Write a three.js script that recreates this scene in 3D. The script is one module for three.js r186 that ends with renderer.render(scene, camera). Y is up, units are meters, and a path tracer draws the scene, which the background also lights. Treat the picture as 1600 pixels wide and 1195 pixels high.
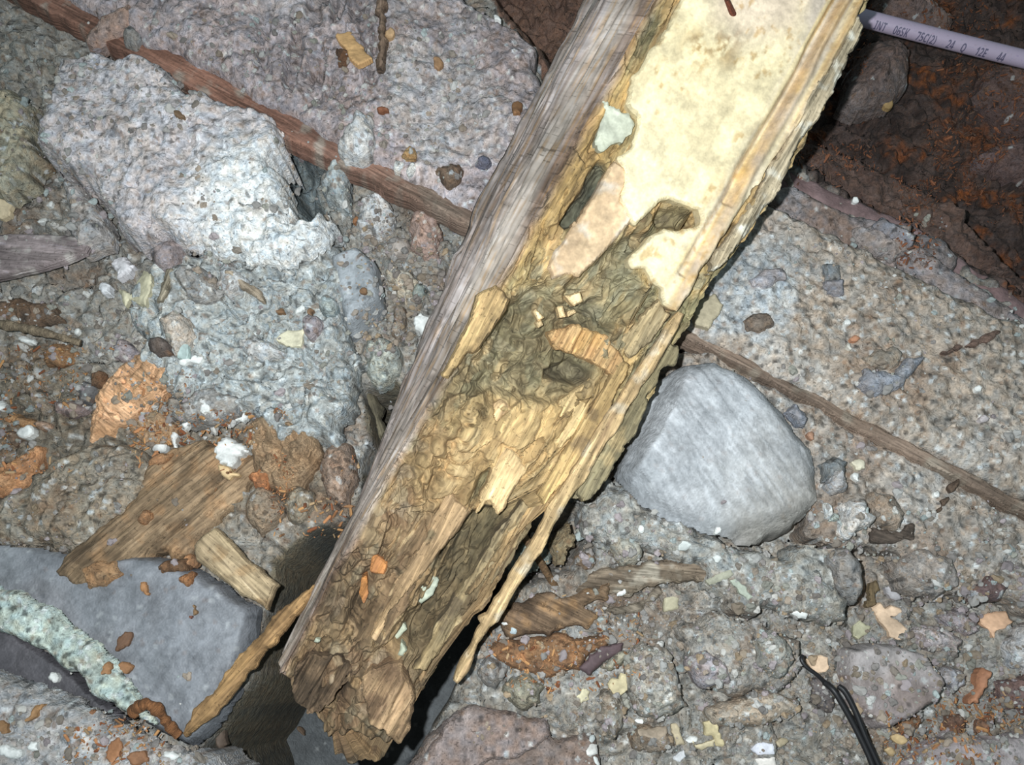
import * as THREE from 'three';

// ---------------------------------------------------------------- camera, light, exposure
const W = 1600, H = 1195, FPX = 1386;
const scene = new THREE.Scene();
const camera = new THREE.PerspectiveCamera(2 * Math.atan(H / 2 / FPX) * 180 / Math.PI, W / H, 0.01, 20);
const PITCH = 72 * Math.PI / 180, DIST = 0.47;
camera.position.set(0, DIST * Math.sin(PITCH), DIST * Math.cos(PITCH));
camera.lookAt(0, 0, 0);
camera.updateMatrixWorld(true);
scene.background = new THREE.Color(0.68, 0.93, 1.0);      // soft overcast daylight falling into the opened floor
scene.backgroundIntensity = 0.21;
const renderer = new THREE.WebGLRenderer({ antialias: true });
renderer.toneMapping = THREE.LinearToneMapping;
renderer.toneMappingExposure = 1.0;
renderer.shadowMap.enabled = true;
const flash = new THREE.SpotLight(0xf2f9fc, 0.9, 0, 62 * Math.PI / 180, 0.9, 2);   // the phone's flash, a little left of its lens
{
  const right = new THREE.Vector3().setFromMatrixColumn(camera.matrixWorld, 0), up = new THREE.Vector3().setFromMatrixColumn(camera.matrixWorld, 1);
  flash.position.copy(camera.position).addScaledVector(right, -0.022).addScaledVector(up, 0.012);
  flash.target.position.set(0.015, 0, -0.02);
  flash.castShadow = true; flash.shadow.radius = 0.15; flash.shadow.mapSize.set(2048, 2048); flash.shadow.camera.near = 0.02; flash.shadow.camera.far = 2;
  scene.add(flash, flash.target);
}

// ---------------------------------------------------------------- noise and small helpers
const clamp = (x, a = 0, b = 1) => x < a ? a : x > b ? b : x;
const mix = (a, b, t) => a + (b - a) * t;
const sstep = (a, b, x) => { const t = clamp((x - a) / (b - a)); return t * t * (3 - 2 * t); };
const mix3 = (a, b, t) => [a[0] + (b[0] - a[0]) * t, a[1] + (b[1] - a[1]) * t, a[2] + (b[2] - a[2]) * t];
const mul3 = (a, k) => [a[0] * k, a[1] * k, a[2] * k];
const lin = (c) => { c /= 255; return c <= 0.04045 ? c / 12.92 : ((c + 0.055) / 1.055) ** 2.4; };
const C = (r, g, b) => [lin(r), lin(g), lin(b)];
function hash(x, y, s) {
  let h = Math.imul(x, 374761393) ^ Math.imul(y, 668265263) ^ Math.imul(s | 0, 2147483647 - 1640531527);
  h = Math.imul(h ^ (h >>> 13), 1274126177); h ^= h >>> 16; h = Math.imul(h, 2246822519); h ^= h >>> 13;
  return (h >>> 0) / 4294967296;
}
function noise(x, y, s = 0) {
  const i = Math.floor(x), j = Math.floor(y); let f = x - i, g = y - j; f = f * f * (3 - 2 * f); g = g * g * (3 - 2 * g);
  const a = hash(i, j, s), b = hash(i + 1, j, s), c = hash(i, j + 1, s), d = hash(i + 1, j + 1, s);
  return a + (b - a) * f + (c - a) * g + (a - b - c + d) * f * g;
}
function fbm(x, y, o = 4, s = 0) { let r = 0, a = 0.5, t = 0; for (let k = 0; k < o; k++) { r += a * noise(x, y, s + k * 17); t += a; a *= 0.5; x = x * 2.03 + 7.1; y = y * 2.03 - 3.7; } return r / t; }
const WO = [0, 0, 0, 0];
function worley(x, y, s = 0) {          // nearest, second nearest, id of the nearest cell
  const i = Math.floor(x), j = Math.floor(y); let d1 = 9, d2 = 9, id = 0, id2 = 0;
  for (let a = -1; a < 2; a++) for (let b = -1; b < 2; b++) {
    const px = i + a + hash(i + a, j + b, s), py = j + b + hash(i + a, j + b, s + 5), d = Math.hypot(px - x, py - y);
    if (d < d1) { d2 = d1; d1 = d; id = hash(i + a, j + b, s + 9); id2 = hash(i + a, j + b, s + 13); } else if (d < d2) d2 = d;
  }
  WO[0] = d1; WO[1] = d2; WO[2] = id; WO[3] = id2; return WO;
}
let seedNow = 1;
const rnd = () => { seedNow = (Math.imul(seedNow, 1664525) + 1013904223) | 0; return (seedNow >>> 0) / 4294967296; };
function sdf(P, x, y) {                  // signed distance to a polygon, negative inside
  let d = 1e9, s = 1;
  for (let i = 0, j = P.length - 1; i < P.length; j = i++) {
    const ax = P[i][0], ay = P[i][1], ex = P[j][0] - ax, ey = P[j][1] - ay, wx = x - ax, wy = y - ay;
    const t = clamp((wx * ex + wy * ey) / (ex * ex + ey * ey + 1e-18)), bx = wx - ex * t, by = wy - ey * t;
    d = Math.min(d, bx * bx + by * by);
    const c1 = y >= ay, c2 = y < P[j][1], c3 = ex * wy > ey * wx;
    if ((c1 && c2 && c3) || (!c1 && !c2 && !c3)) s = -s;
  }
  return s * Math.sqrt(d);
}

// ---------------------------------------------------------------- frames: (u, v, n) on the ground or on the face of the timber
const V3 = (x, y, z) => new THREE.Vector3(x, y, z);
const rayDir = (px, py) => V3((px - W / 2) / FPX, -(py - H / 2) / FPX, -1).applyQuaternion(camera.quaternion);
const ground = { o: V3(0, 0, 0), U: V3(1, 0, 0), V: V3(0, 0, -1), N: V3(0, 1, 0) };
function onFrame(fr, px, py, n = 0) {    // where the line of sight meets the plane n of a frame
  const d = rayDir(px, py), o = camera.position.clone().sub(fr.o), t = (n - o.dot(fr.N)) / d.dot(fr.N), p = o.addScaledVector(d, t);
  return [p.dot(fr.U), p.dot(fr.V)];
}
const polyOn = (fr, pts, n = 0) => pts.map(([x, y]) => onFrame(fr, x, y, n));

// height raster of everything that lies on the ground so far
const RX = -0.46, RY = -0.4, RS = 0.001, RNX = 920, RNY = 960, raster = new Float32Array(RNX * RNY).fill(-0.2), swept = new Uint8Array(RNX * RNY);
const rIdx = (u, v) => { const i = Math.round((u - RX) / RS), j = Math.round((v - RY) / RS); return i < 0 || j < 0 || i >= RNX || j >= RNY ? -1 : j * RNX + i; };
function widest() { const a = new Float32Array(RNX * RNY), b = new Float32Array(RNX * RNY), r = 3; for (let j = 0; j < RNY; j++) for (let i = 0; i < RNX; i++) { let m = -9; for (let k = Math.max(0, i - r); k <= Math.min(RNX - 1, i + r); k++) m = Math.max(m, raster[j * RNX + k]); a[j * RNX + i] = m; } for (let j = 0; j < RNY; j++) for (let i = 0; i < RNX; i++) { let m = -9; for (let k = Math.max(0, j - r); k <= Math.min(RNY - 1, j + r); k++) m = Math.max(m, a[k * RNX + i]); b[j * RNX + i] = m; } return b; }
const surf = (u, v) => { const k = rIdx(u, v); return k < 0 ? 0 : raster[k]; };
function hit(px, py) {
  const d = rayDir(px, py), p = camera.position.clone().addScaledVector(d, 0.2 / -d.y);
  for (let k = 0; k < 900; k++) { if (p.y <= surf(p.x, -p.z)) break; p.addScaledVector(d, 0.0007); }
  return p;
}

// ---------------------------------------------------------------- textures (real scale: one tile is TILE metres)
function tileNoise(x, y, n, s, ny = n) { const i = Math.floor(x), j = Math.floor(y); let f = x - i, g = y - j; f = f * f * (3 - 2 * f); g = g * g * (3 - 2 * g); const m = (k) => ((k % n) + n) % n, l = (k) => ((k % ny) + ny) % ny; const a = hash(m(i), l(j), s), b = hash(m(i + 1), l(j), s), c = hash(m(i), l(j + 1), s), d = hash(m(i + 1), l(j + 1), s); return a + (b - a) * f + (c - a) * g + (a - b - c + d) * f * g; }
function tex(n, fn, srgb) {
  const d = new Uint8Array(n * n * 4);
  for (let j = 0; j < n; j++) for (let i = 0; i < n; i++) { const c = fn(i / n, j / n), k = (j * n + i) * 4; d[k] = clamp(c[0], 0, 255); d[k + 1] = clamp(c[1], 0, 255); d[k + 2] = clamp(c[2], 0, 255); d[k + 3] = 255; }
  const t = new THREE.DataTexture(d, n, n); t.wrapS = t.wrapT = THREE.RepeatWrapping; t.magFilter = THREE.LinearFilter; t.minFilter = THREE.LinearMipmapLinearFilter; t.generateMipmaps = true;
  if (srgb) t.colorSpace = THREE.SRGBColorSpace; t.needsUpdate = true; return t;
}
const TILE = 0.11;
const gritTone = (x, y) => { let r = 0; r += 0.35 * tileNoise(x * 28, y * 28, 28, 1); r += 0.35 * tileNoise(x * 75, y * 75, 75, 2); r += 0.3 * tileNoise(x * 190, y * 190, 190, 3); return r; };
const gritMap = tex(768, (x, y) => { const g = gritTone(x, y), k = 204 + 120 * (g - 0.5), sp = tileNoise(x * 120, y * 120, 120, 8), e = sp > 0.86 ? 22 : sp < 0.12 ? -50 : 0, w = (tileNoise(x * 40, y * 40, 40, 12) - 0.5) * 16; return [k + e + w, k + e, k + e - w]; }, true);
const gritBump = tex(768, (x, y) => { const g = 255 * (0.25 * tileNoise(x * 30, y * 30, 30, 1) + 0.4 * tileNoise(x * 75, y * 75, 75, 2) + 0.35 * tileNoise(x * 190, y * 190, 190, 3)) - (tileNoise(x * 55, y * 55, 55, 21) > 0.85 ? 70 : 0); return [g, g, g]; });
const fineMap = tex(512, (x, y) => { const g = 0.5 * tileNoise(x * 14, y * 14, 14, 31) + 0.3 * tileNoise(x * 60, y * 60, 60, 32) + 0.2 * tileNoise(x * 160, y * 160, 160, 33); const k = 200 + 90 * (g - 0.45); return [k, k, k]; }, true);
const fineBump = tex(512, (x, y) => { const g = 255 * (0.5 * tileNoise(x * 60, y * 60, 60, 32) + 0.5 * tileNoise(x * 160, y * 160, 160, 33)); return [g, g, g]; });
const fibre = (x, y0) => { const y = y0 + 0.35 * tileNoise(x * 40, 0.5, 40, 46) + 0.2 * tileNoise(x * 130, 0.5, 130, 47); return fibre0(x, y); };
const fibre0 = (x, y) => 0.4 * tileNoise(x * 24, y * 5, 24, 41, 5) + 0.35 * tileNoise(x * 90, y * 10, 90, 42, 10) + 0.25 * tileNoise(x * 220, y * 36, 220, 43, 36);
const woodMap = tex(768, (x, y) => { const g = fibre(x, y), sp = tileNoise(x * 150, y * 150, 150, 44), k = 196 + 190 * (g - 0.45) - (sp > 0.88 ? 45 : 0); return [k + 4, k, k - 8]; }, true);
const woodBump = tex(768, (x, y) => { const g = 255 * (fibre(x, y) * 0.8 + 0.2 * tileNoise(x * 110, y * 110, 110, 45)); return [g, g, g]; });
const mat = (map, bumpMap, bumpScale, roughness = 0.95) => new THREE.MeshStandardMaterial({ vertexColors: true, map, bumpMap, bumpScale, roughness, side: THREE.DoubleSide });
const M = {
  conc: mat(gritMap, gritBump, 0.0008), stone: mat(fineMap, fineBump, 0.0004, 0.8), wood: mat(woodMap, woodBump, 0.0009, 0.9),
  chip: mat(fineMap, fineBump, 0.00012, 0.75), rot: mat(gritMap, woodBump, 0.0012, 0.95), slate: mat(fineMap, fineBump, 0.0003, 0.6),
};
const MEAN = { conc: 1 / 0.6, stone: 1 / 0.603, wood: 1 / 0.589, chip: 1 / 0.603, rot: 1 / 0.6, slate: 1 / 0.603 };   // undo the mean tone of the map

// ---------------------------------------------------------------- object registry
const used = {};
const numbered = (n) => { const k = used[n] = (used[n] ?? -1) + 1; return k ? `${n}_${String(k).padStart(3, '0')}` : n; };
function place(geo, name, m, parent) {
  const mesh = new THREE.Mesh(geo, m); mesh.castShadow = mesh.receiveShadow = true;
  if (parent) { mesh.name = name; const p = parent.getWorldPosition(V3(0, 0, 0)); geo.translate(-p.x, -p.y, -p.z); parent.add(mesh); }
  else {
    geo.computeBoundingBox(); const b = geo.boundingBox, p = V3((b.min.x + b.max.x) / 2, b.min.y, (b.min.z + b.max.z) / 2);
    geo.translate(-p.x, -p.y, -p.z); mesh.position.copy(p); mesh.name = numbered(name); scene.add(mesh); mesh.updateMatrixWorld();
  }
  return mesh;
}
function tag(o, label, category, group, kind) { if (label) o.userData.label = label; if (category) o.userData.category = category; if (group) o.userData.group = group; if (kind) o.userData.kind = kind; return o; }

// ---------------------------------------------------------------- the lump builder: any outline, its own relief, thickness and rim
function patch(fr, P, o) {
  const g = o.g ?? 0.001, rough = o.rough ?? 0, rf = o.rf ?? 120, sd = o.seed ?? 1, thick = o.thick ?? 0.004, edge = o.edge ?? thick, base = o.base ?? (() => 0), sink = o.sink ?? 0.003;
  const pad = rough * 1.2 + g * 1.5;
  let u0 = 1e9, v0 = 1e9, u1 = -1e9, v1 = -1e9;
  for (const [u, v] of P) { u0 = Math.min(u0, u); u1 = Math.max(u1, u); v0 = Math.min(v0, v); v1 = Math.max(v1, v); }
  u0 -= pad; v0 -= pad; u1 += pad; v1 += pad;
  const nx = Math.ceil((u1 - u0) / g) + 1, ny = Math.ceil((v1 - v0) / g) + 1, S = new Float32Array(nx * ny);
  for (let j = 0; j < ny; j++) for (let i = 0; i < nx; i++) {
    const u = u0 + i * g, v = v0 + j * g; let s = sdf(P, u, v);
    if (rough && Math.abs(s) < rough * 3) s += rough * 2.4 * (fbm(u * rf * (o.ax ?? 1), v * rf * (o.ay ?? 1), 4, sd) - 0.5);
    else if (rough) s += rough * 0.0001;
    S[j * nx + i] = s;
  }
  const pre = o.fit ? widest() : null, under = (u, v) => { const q = rIdx(u, v); return q < 0 ? -9 : pre[q]; };
  const topAt = (u, v, d) => { const e = 1 - Math.min(1, d / edge), prof = Math.sqrt(Math.max(0, 1 - e * e)), rim = o.rim ?? 0.25; return thick * (rim + (1 - rim) * prof) + (o.h ? o.h(u, v, d) * Math.min(1, d / (edge * 0.5 + 1e-6)) : 0); };
  if (pre) for (let j = 0; j < ny; j++) for (let i = 0; i < nx; i++) { const q = j * nx + i; if (S[q] < g) { const u = u0 + i * g, v = v0 + j * g; if (base(u, v) + topAt(u, v, Math.max(0, -S[q])) < under(u, v) + 0.002) S[q] = 9; } }
  const cell = new Uint8Array(nx * ny);
  for (let j = 0; j < ny - 1; j++) for (let i = 0; i < nx - 1; i++) if (S[j * nx + i] + S[j * nx + i + 1] + S[j * nx + nx + i] + S[j * nx + nx + i + 1] < 0) cell[j * nx + i] = 1;
  const on = (i, j) => i >= 0 && j >= 0 && i < nx - 1 && j < ny - 1 && cell[j * nx + i];
  const id = new Int32Array(nx * ny).fill(-1), pos = [], col = [], uv = [], idx = [], info = [];
  const T = o.tile ?? TILE, off = hash(sd, 3, 7) * 3, k = MEAN[o.mat ?? 'conc'];
  const push = (u, v, n, c, w) => { const p = fr.o; pos.push(p.x + fr.U.x * u + fr.V.x * v + fr.N.x * n, p.y + fr.U.y * u + fr.V.y * v + fr.N.y * n, p.z + fr.U.z * u + fr.V.z * v + fr.N.z * n); col.push(Math.min(1, c[0]) * k, Math.min(1, c[1]) * k, Math.min(1, c[2]) * k); const r = o.turn ?? 0, cu = Math.cos(r), su = Math.sin(r), a = w ? u - v : u, b = w ? n : v; uv.push((a * cu + b * su) / T + off, (b * cu - a * su) / T + off); return pos.length / 3 - 1; };
  for (let j = 0; j < ny; j++) for (let i = 0; i < nx; i++) {
    const n4 = !!on(i, j) + !!on(i - 1, j) + !!on(i, j - 1) + !!on(i - 1, j - 1); if (!n4) continue;
    let u = u0 + i * g, v = v0 + j * g, s = S[j * nx + i];
    const cut = pre && (S[j * nx + Math.max(i - 1, 0)] > 5 || S[j * nx + Math.min(i + 1, nx - 1)] > 5 || S[Math.max(j - 1, 0) * nx + i] > 5 || S[Math.min(j + 1, ny - 1) * nx + i] > 5);
    if (n4 < 4 && !cut) {
      const sv = (q) => S[q] > 5 ? s : S[q], gx = (sv(j * nx + Math.min(i + 1, nx - 1)) - sv(j * nx + Math.max(i - 1, 0))) / (2 * g), gy = (sv(Math.min(j + 1, ny - 1) * nx + i) - sv(Math.max(j - 1, 0) * nx + i)) / (2 * g), q = gx * gx + gy * gy + 1e-6;
      const m = clamp(s / q, -g * 0.9, g * 0.9); u -= gx * m; v -= gy * m; s = 0;
    }
    const d = Math.max(0, -s), b = base(u, v); let h = topAt(u, v, d); if (pre && n4 < 4) h = Math.max(h, under(u, v) + 0.0026 - b);
    const c = o.col(u, v, d, h);
    id[j * nx + i] = push(u, v, b + h, c); info.push([u, v, pre ? Math.max(b, Math.min(under(u, v) + 0.002 + sink, b + h - 0.0006 + sink)) : b, b + h, c]);
    if (o.stamp !== false && fr === ground) { const q = rIdx(u, v); if (q >= 0) { raster[q] = Math.max(raster[q], b + h); if (o.clean) swept[q] = 1; if (g > RS * 1.01) for (const [a, z] of [[1, 0], [0, 1], [1, 1], [-1, 0], [0, -1]]) { const q2 = rIdx(u + a * RS, v + z * RS); if (q2 >= 0) raster[q2] = Math.max(raster[q2], b + h); } } }
  }
  const wall = new Map(), low = new Map();
  const wv = (k0) => { if (!wall.has(k0)) { const f = info[k0], c = mul3(f[4], o.wallTone ?? 1); wall.set(k0, [push(f[0], f[1], f[3], c, 1), push(f[0], f[1], Math.min(f[3] - 0.0004, f[2] - sink), c, 1)]); } return wall.get(k0); };
  const lv = (k0) => { if (!low.has(k0)) { const f = info[k0]; low.set(k0, push(f[0], f[1], Math.min(f[3] - 0.0004, f[2] - sink), f[4])); } return low.get(k0); };
  for (let j = 0; j < ny - 1; j++) for (let i = 0; i < nx - 1; i++) {
    if (!cell[j * nx + i]) continue;
    const a = id[j * nx + i], b = id[j * nx + i + 1], c = id[j * nx + nx + i + 1], d = id[j * nx + nx + i];
    if ((i + j) & 1) idx.push(a, b, c, a, c, d); else idx.push(a, b, d, b, c, d);
    const side = (p, q) => { const [p0, p1] = wv(p), [q0, q1] = wv(q); idx.push(p0, p1, q1, p0, q1, q0); };
    if (!on(i, j - 1)) side(a, b); if (!on(i + 1, j)) side(b, c); if (!on(i, j + 1)) side(c, d); if (!on(i - 1, j)) side(d, a);
    if (o.closed !== false) { const A = lv(a), B = lv(b), Cc = lv(c), D = lv(d); idx.push(A, Cc, B, A, D, Cc); }
  }
  const geo = new THREE.BufferGeometry();
  geo.setAttribute('position', new THREE.Float32BufferAttribute(pos, 3)); geo.setAttribute('color', new THREE.Float32BufferAttribute(col, 3)); geo.setAttribute('uv', new THREE.Float32BufferAttribute(uv, 2));
  geo.setIndex(idx); geo.computeVertexNormals(); return steepUv(geo, fr, T);
}
// steep faces get their own texture coordinates, so that grain does not stretch down them
function steepUv(geo, fr, T) {
  const p = Array.from(geo.attributes.position.array), n = Array.from(geo.attributes.normal.array), c = Array.from(geo.attributes.color.array), w = Array.from(geo.attributes.uv.array), ix = Array.from(geo.index.array), seen = new Map(), a = V3(), b = V3(), q = V3();
  for (let t = 0; t < ix.length; t += 3) {
    const [i, j, k] = [ix[t] * 3, ix[t + 1] * 3, ix[t + 2] * 3]; a.set(p[j] - p[i], p[j + 1] - p[i + 1], p[j + 2] - p[i + 2]); b.set(p[k] - p[i], p[k + 1] - p[i + 1], p[k + 2] - p[i + 2]); q.crossVectors(a, b).normalize();
    if (Math.abs(q.dot(fr.N)) > 0.6) continue; const along = Math.abs(q.dot(fr.U)) > Math.abs(q.dot(fr.V)) ? 1 : 2, D = along === 1 ? fr.V : fr.U;
    for (let m = 0; m < 3; m++) { const o = ix[t + m], key = o * 4 + along; let r = seen.get(key); if (r === undefined) { r = p.length / 3; seen.set(key, r); const x = p[o * 3], y = p[o * 3 + 1], z = p[o * 3 + 2]; p.push(x, y, z); n.push(n[o * 3], n[o * 3 + 1], n[o * 3 + 2]); c.push(c[o * 3], c[o * 3 + 1], c[o * 3 + 2]); const hN = x * fr.N.x + y * fr.N.y + z * fr.N.z, hD = x * D.x + y * D.y + z * D.z; w.push(hN / T, hD / T); } ix[t + m] = r; }
  }
  geo.setAttribute('position', new THREE.Float32BufferAttribute(p, 3)); geo.setAttribute('normal', new THREE.Float32BufferAttribute(n, 3)); geo.setAttribute('color', new THREE.Float32BufferAttribute(c, 3)); geo.setAttribute('uv', new THREE.Float32BufferAttribute(w, 2)); geo.setIndex(ix); return geo;
}

// ---------------------------------------------------------------- what things are coloured like
function conc(c, o = {}) {                // broken concrete: mottled paste with grains of aggregate
  const sd = o.seed ?? 3, amt = o.specks ?? 1, brown = o.brown ?? C(120, 88, 62), pale = o.pale ?? [0.62, 0.63, 0.62], dark = o.dark ?? 0.4, vary = o.vary ?? 0.55;
  return (u, v) => {
    const m = fbm(u * 70, v * 70, 4, sd), f = noise(u * 420, v * 420, sd + 4), l = fbm(u * 22, v * 22, 2, sd + 8);
    let r = mul3(c, 1 - vary * 0.5 + vary * (0.65 * m + 0.35 * f)); r = mix3(r, pale, clamp((l - 0.56) * 2.2) * 0.35 * (o.dust ?? 1));
    r = mix3(r, brown, clamp((fbm(u * 45 + 9, v * 45, 3, sd + 20) - 0.55) * 4) * 0.4 * (o.dirt ?? 1));
    const w = worley(u * 330, v * 330, sd), e = w[2], near = w[0] < 0.42;
    r = mul3(r, 0.78 + 0.44 * fbm(u * 13 + 3, v * 13, 3, sd + 30)); if (near) { if (e < 0.1 * amt) r = mul3(r, dark); else if (e < 0.2 * amt) r = mix3(r, pale, 0.6); else if (e < 0.27 * amt) r = mix3(r, brown, 0.5); }
    const w2 = worley(u * 120, v * 120, sd + 2); if (w2[2] < 0.13 * amt && w2[0] < 0.36) r = mul3(mix3(r, c, 0.5), 0.55 + w2[3] * 0.6);
    return r;
  };
}
const calm = (c, k = 0.22) => { const l = 0.25 * c[0] + 0.6 * c[1] + 0.15 * c[2]; return mix3(c, [l * 1.02, l, l * 0.96], k); };
const plain = (c, o = {}) => { const sd = o.seed ?? 5, va = o.vary ?? 0.25; return (u, v) => mul3(mix3(c, o.c2 ?? c, fbm(u * (o.f ?? 90), v * (o.f ?? 90), 3, sd)), 1 - va / 2 + va * fbm(u * 230, v * 230, 3, sd + 2)); };
function timber(c, c2, o = {}) {          // fibres run at angle o.turn in the (u, v) plane
  c = calm(c); c2 = calm(c2, 0.3); if (o.spot) o = { ...o, spot: calm(o.spot, 0.3) };
  const t = o.turn ?? 0, cu = Math.cos(t), su = Math.sin(t), sd = o.seed ?? 11;
  return (u, v) => { const a = u * cu + v * su, b = v * cu - u * su + 0.03 * noise(a * 500, 0.5, sd + 1) + 0.05 * noise(a * 160, 0.5, sd + 2), f = fbm(a * 420, b * 45, 4, sd), l = fbm(a * 90, b * 25, 3, sd + 3); let r = mix3(c, c2, clamp(1.9 * (0.5 * f + 0.5 * l) - 0.45)); if (o.spot) r = mix3(r, o.spot, clamp((fbm(u * 130, v * 130, 4, sd + 7) - 0.56) * 6) * 0.8); return mul3(r, 0.86 + 0.28 * noise(u * 600, v * 600, sd)); };
}
// relief
const rubbly = (amp, o = {}) => { const sd = o.seed ?? 2, k = o.size ?? 70; return (u, v) => { const w = worley(u * k + 2 * noise(u * 90, v * 90, sd), v * k + 2 * noise(u * 90, v * 90, sd + 1), sd), l = clamp(w[1] - w[0], 0, 0.5) * 2; return amp * ((fbm(u * 28, v * 28, 3, sd) - 0.5) * 1.6 + (l * 0.7 + w[2] * 0.6 - 0.7) * (o.lump ?? 0.55) + (fbm(u * 230, v * 230, 3, sd + 5) - 0.5) * (o.fine ?? 0.55)); }; };
const popcorn = (amp, o = {}) => { const sd = o.seed ?? 2, k = o.size ?? 130; return (u, v) => { const w = worley(u * k, v * k, sd), w1 = w[0]; const q = worley(u * k * 2.4, v * k * 2.4, sd + 3)[0]; return amp * ((1 - w1) * 0.9 + (1 - q) * 0.45 - 0.8 + (fbm(u * 45, v * 45, 3, sd + 9) - 0.5) * 1.6 - (noise(u * 190, v * 190, sd + 7) > 0.87 ? 0.7 : 0)); }; };
const grainRelief = (amp, t = 0, sd = 4) => { const cu = Math.cos(t), su = Math.sin(t); return (u, v) => { const a = u * cu + v * su, b = v * cu - u * su + 0.05 * noise(a * 300, 0.5, sd + 1); return amp * ((fbm(a * 300, b * 26, 4, sd) - 0.5) * 1.6 + (fbm(a * 60, b * 10, 2, sd + 2) - 0.5)); }; };

// a thing lying on whatever is under it: outline given along lines of sight, laid on a plane fitted to the surface below
function lay(name, label, category, px, o) {
  if ((o.sink ?? 0) >= 0.004 && o.y !== undefined && o.fit === undefined) o = { ...o, fit: true };
  let cx = 0, cy = 0; for (const p of px) { cx += p[0]; cy += p[1]; } cx /= px.length; cy /= px.length;
  const thick = o.thick ?? 0.004, y0 = o.y ?? hit(cx, cy).y; let P = polyOn(ground, px, y0 + thick * 0.7);
  let base = o.base;
  if (!base) {                            // least squares plane under the outline
    let n = 0, su = 0, sv = 0, sh = 0, uu = 0, uv = 0, vv = 0, uh = 0, vh = 0, c = P.reduce((a, p) => [a[0] + p[0] / P.length, a[1] + p[1] / P.length], [0, 0]);
    for (const p of P) for (const f of [0, 0.35, 0.7, 1]) { const u = (p[0] - c[0]) * f, v = (p[1] - c[1]) * f, h = o.y ?? surf(u + c[0], v + c[1]); n++; su += u; sv += v; sh += h; uu += u * u; uv += u * v; vv += v * v; uh += u * h; vh += v * h; }
    const det = uu * vv - uv * uv + 1e-12; let a = (uh * vv - vh * uv) / det, b = (vh * uu - uh * uv) / det; const q = Math.hypot(a, b), lim = o.slope ?? 0.35; if (q > lim) { a *= lim / q; b *= lim / q; }
    const h0 = sh / n + (o.lift ?? 0), [tx, ty] = o.tilt ?? [0, 0]; base = (u, v) => h0 + (a + tx) * (u - c[0]) + (b + ty) * (v - c[1]);
  }
  const geo = patch(ground, P, { ...o, base, thick });
  const m = place(geo, name, M[o.mat ?? 'conc'], o.parent); if (!o.parent) tag(m, label, category, o.group, o.kind); else if (label) m.userData.label = label; return m;
}
// an irregular outline around a point
function blob(cx, cy, rx, ry = rx, rot = 0, sd = 1, jag = 0.3, n = 9) { const r = rot * Math.PI / 180, out = []; for (let k = 0; k < n; k++) { const a = k / n * Math.PI * 2 + (hash(k, sd, 1) - 0.5) * 0.5, q = 1 - jag * hash(k, sd, 2), x = Math.cos(a) * rx * q * 1.1, y = Math.sin(a) * ry * q * 1.1; out.push([cx + x * Math.cos(r) - y * Math.sin(r), cy + x * Math.sin(r) + y * Math.cos(r)]); } return out; }
// a bent rod: points are [px, py, height]
function rod(pts, r, seg = 60, rad = 10, r2 = r, wob = 0) {
  const curve = new THREE.CatmullRomCurve3(pts.map(([x, y, h]) => { const [u, v] = onFrame(ground, x, y, h); return V3(u, h, -v); }));
  const geo = new THREE.TubeGeometry(curve, seg, r, rad, false), p = geo.attributes.position, c = V3(0, 0, 0);
  for (let i = 0; i <= seg; i++) { curve.getPointAt(i / seg, c); const k = mix(1, r2 / r, i / seg) * (1 + wob * (noise(i * 0.35, 1, 3) - 0.5)); for (let j = 0; j <= rad; j++) { const q = i * (rad + 1) + j; p.setXYZ(q, c.x + (p.getX(q) - c.x) * k, c.y + (p.getY(q) - c.y) * k, c.z + (p.getZ(q) - c.z) * k); } }
  const ends = [0, seg].map((i) => { const cpt = curve.getPointAt(i / seg), b = i * (rad + 1), a = []; for (let j = 0; j < rad; j++) a.push([b + j, b + j + 1]); return [cpt, a, i]; });
  const idx = Array.from(geo.index.array), P = Array.from(p.array), uv = Array.from(geo.attributes.uv.array);
  for (const [cpt, a, i] of ends) { P.push(cpt.x, cpt.y, cpt.z); uv.push(0, 0); const t = P.length / 3 - 1; for (const [x, y] of a) i ? idx.push(x, t, y) : idx.push(x, y, t); }
  const g2 = new THREE.BufferGeometry(); g2.setAttribute('position', new THREE.Float32BufferAttribute(P, 3)); g2.setAttribute('uv', new THREE.Float32BufferAttribute(uv, 2)); g2.setIndex(idx); g2.computeVertexNormals(); return g2;
}
function paint(geo, c, k = 1) { const n = geo.attributes.position.count, a = new Float32Array(n * 3); for (let i = 0; i < n; i++) { const r = typeof c === 'function' ? c(geo.attributes.position.getX(i), -geo.attributes.position.getZ(i)) : c; a.set(mul3(r, k), i * 3); } geo.setAttribute('color', new THREE.BufferAttribute(a, 3)); return geo; }

// ================================================================ THE SETTING
// base tones, estimated by eye
const LILAC = C(158, 147, 148), GREY = C(150, 146, 142), TEAL = C(158, 166, 164), PALE = C(196, 194, 192), WARM = C(150, 136, 122), BROWN = C(112, 92, 76), ORANGE = C(186, 122, 66), RUST = C(140, 78, 36), CREAM = C(214, 196, 160), WHITE = C(232, 232, 228), SLATE = C(112, 116, 122), TAN = C(176, 142, 98);
const gp = (pts, y) => polyOn(ground, pts, y);
const pit = gp([[1180, 40], [1215, 262], [1330, 330], [1460, 405], [1600, 490], [1760, 580], [1900, 400], [1800, -200], [1300, -260]], -0.02);
const backpit = gp([[690, -200], [730, -60], [790, 8], [838, 62], [858, 140], [960, 150], [1250, 60], [1300, -240]], 0.0);
const foot = gp([[320, 1300], [300, 1190], [385, 1060], [405, 960], [426, 875], [500, 830], [558, 796], [578, 690], [566, 600], [620, 590], [700, 700], [800, 860], [780, 960], [740, 1030], [700, 1100], [640, 1190], [600, 1300]], -0.01);
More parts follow.
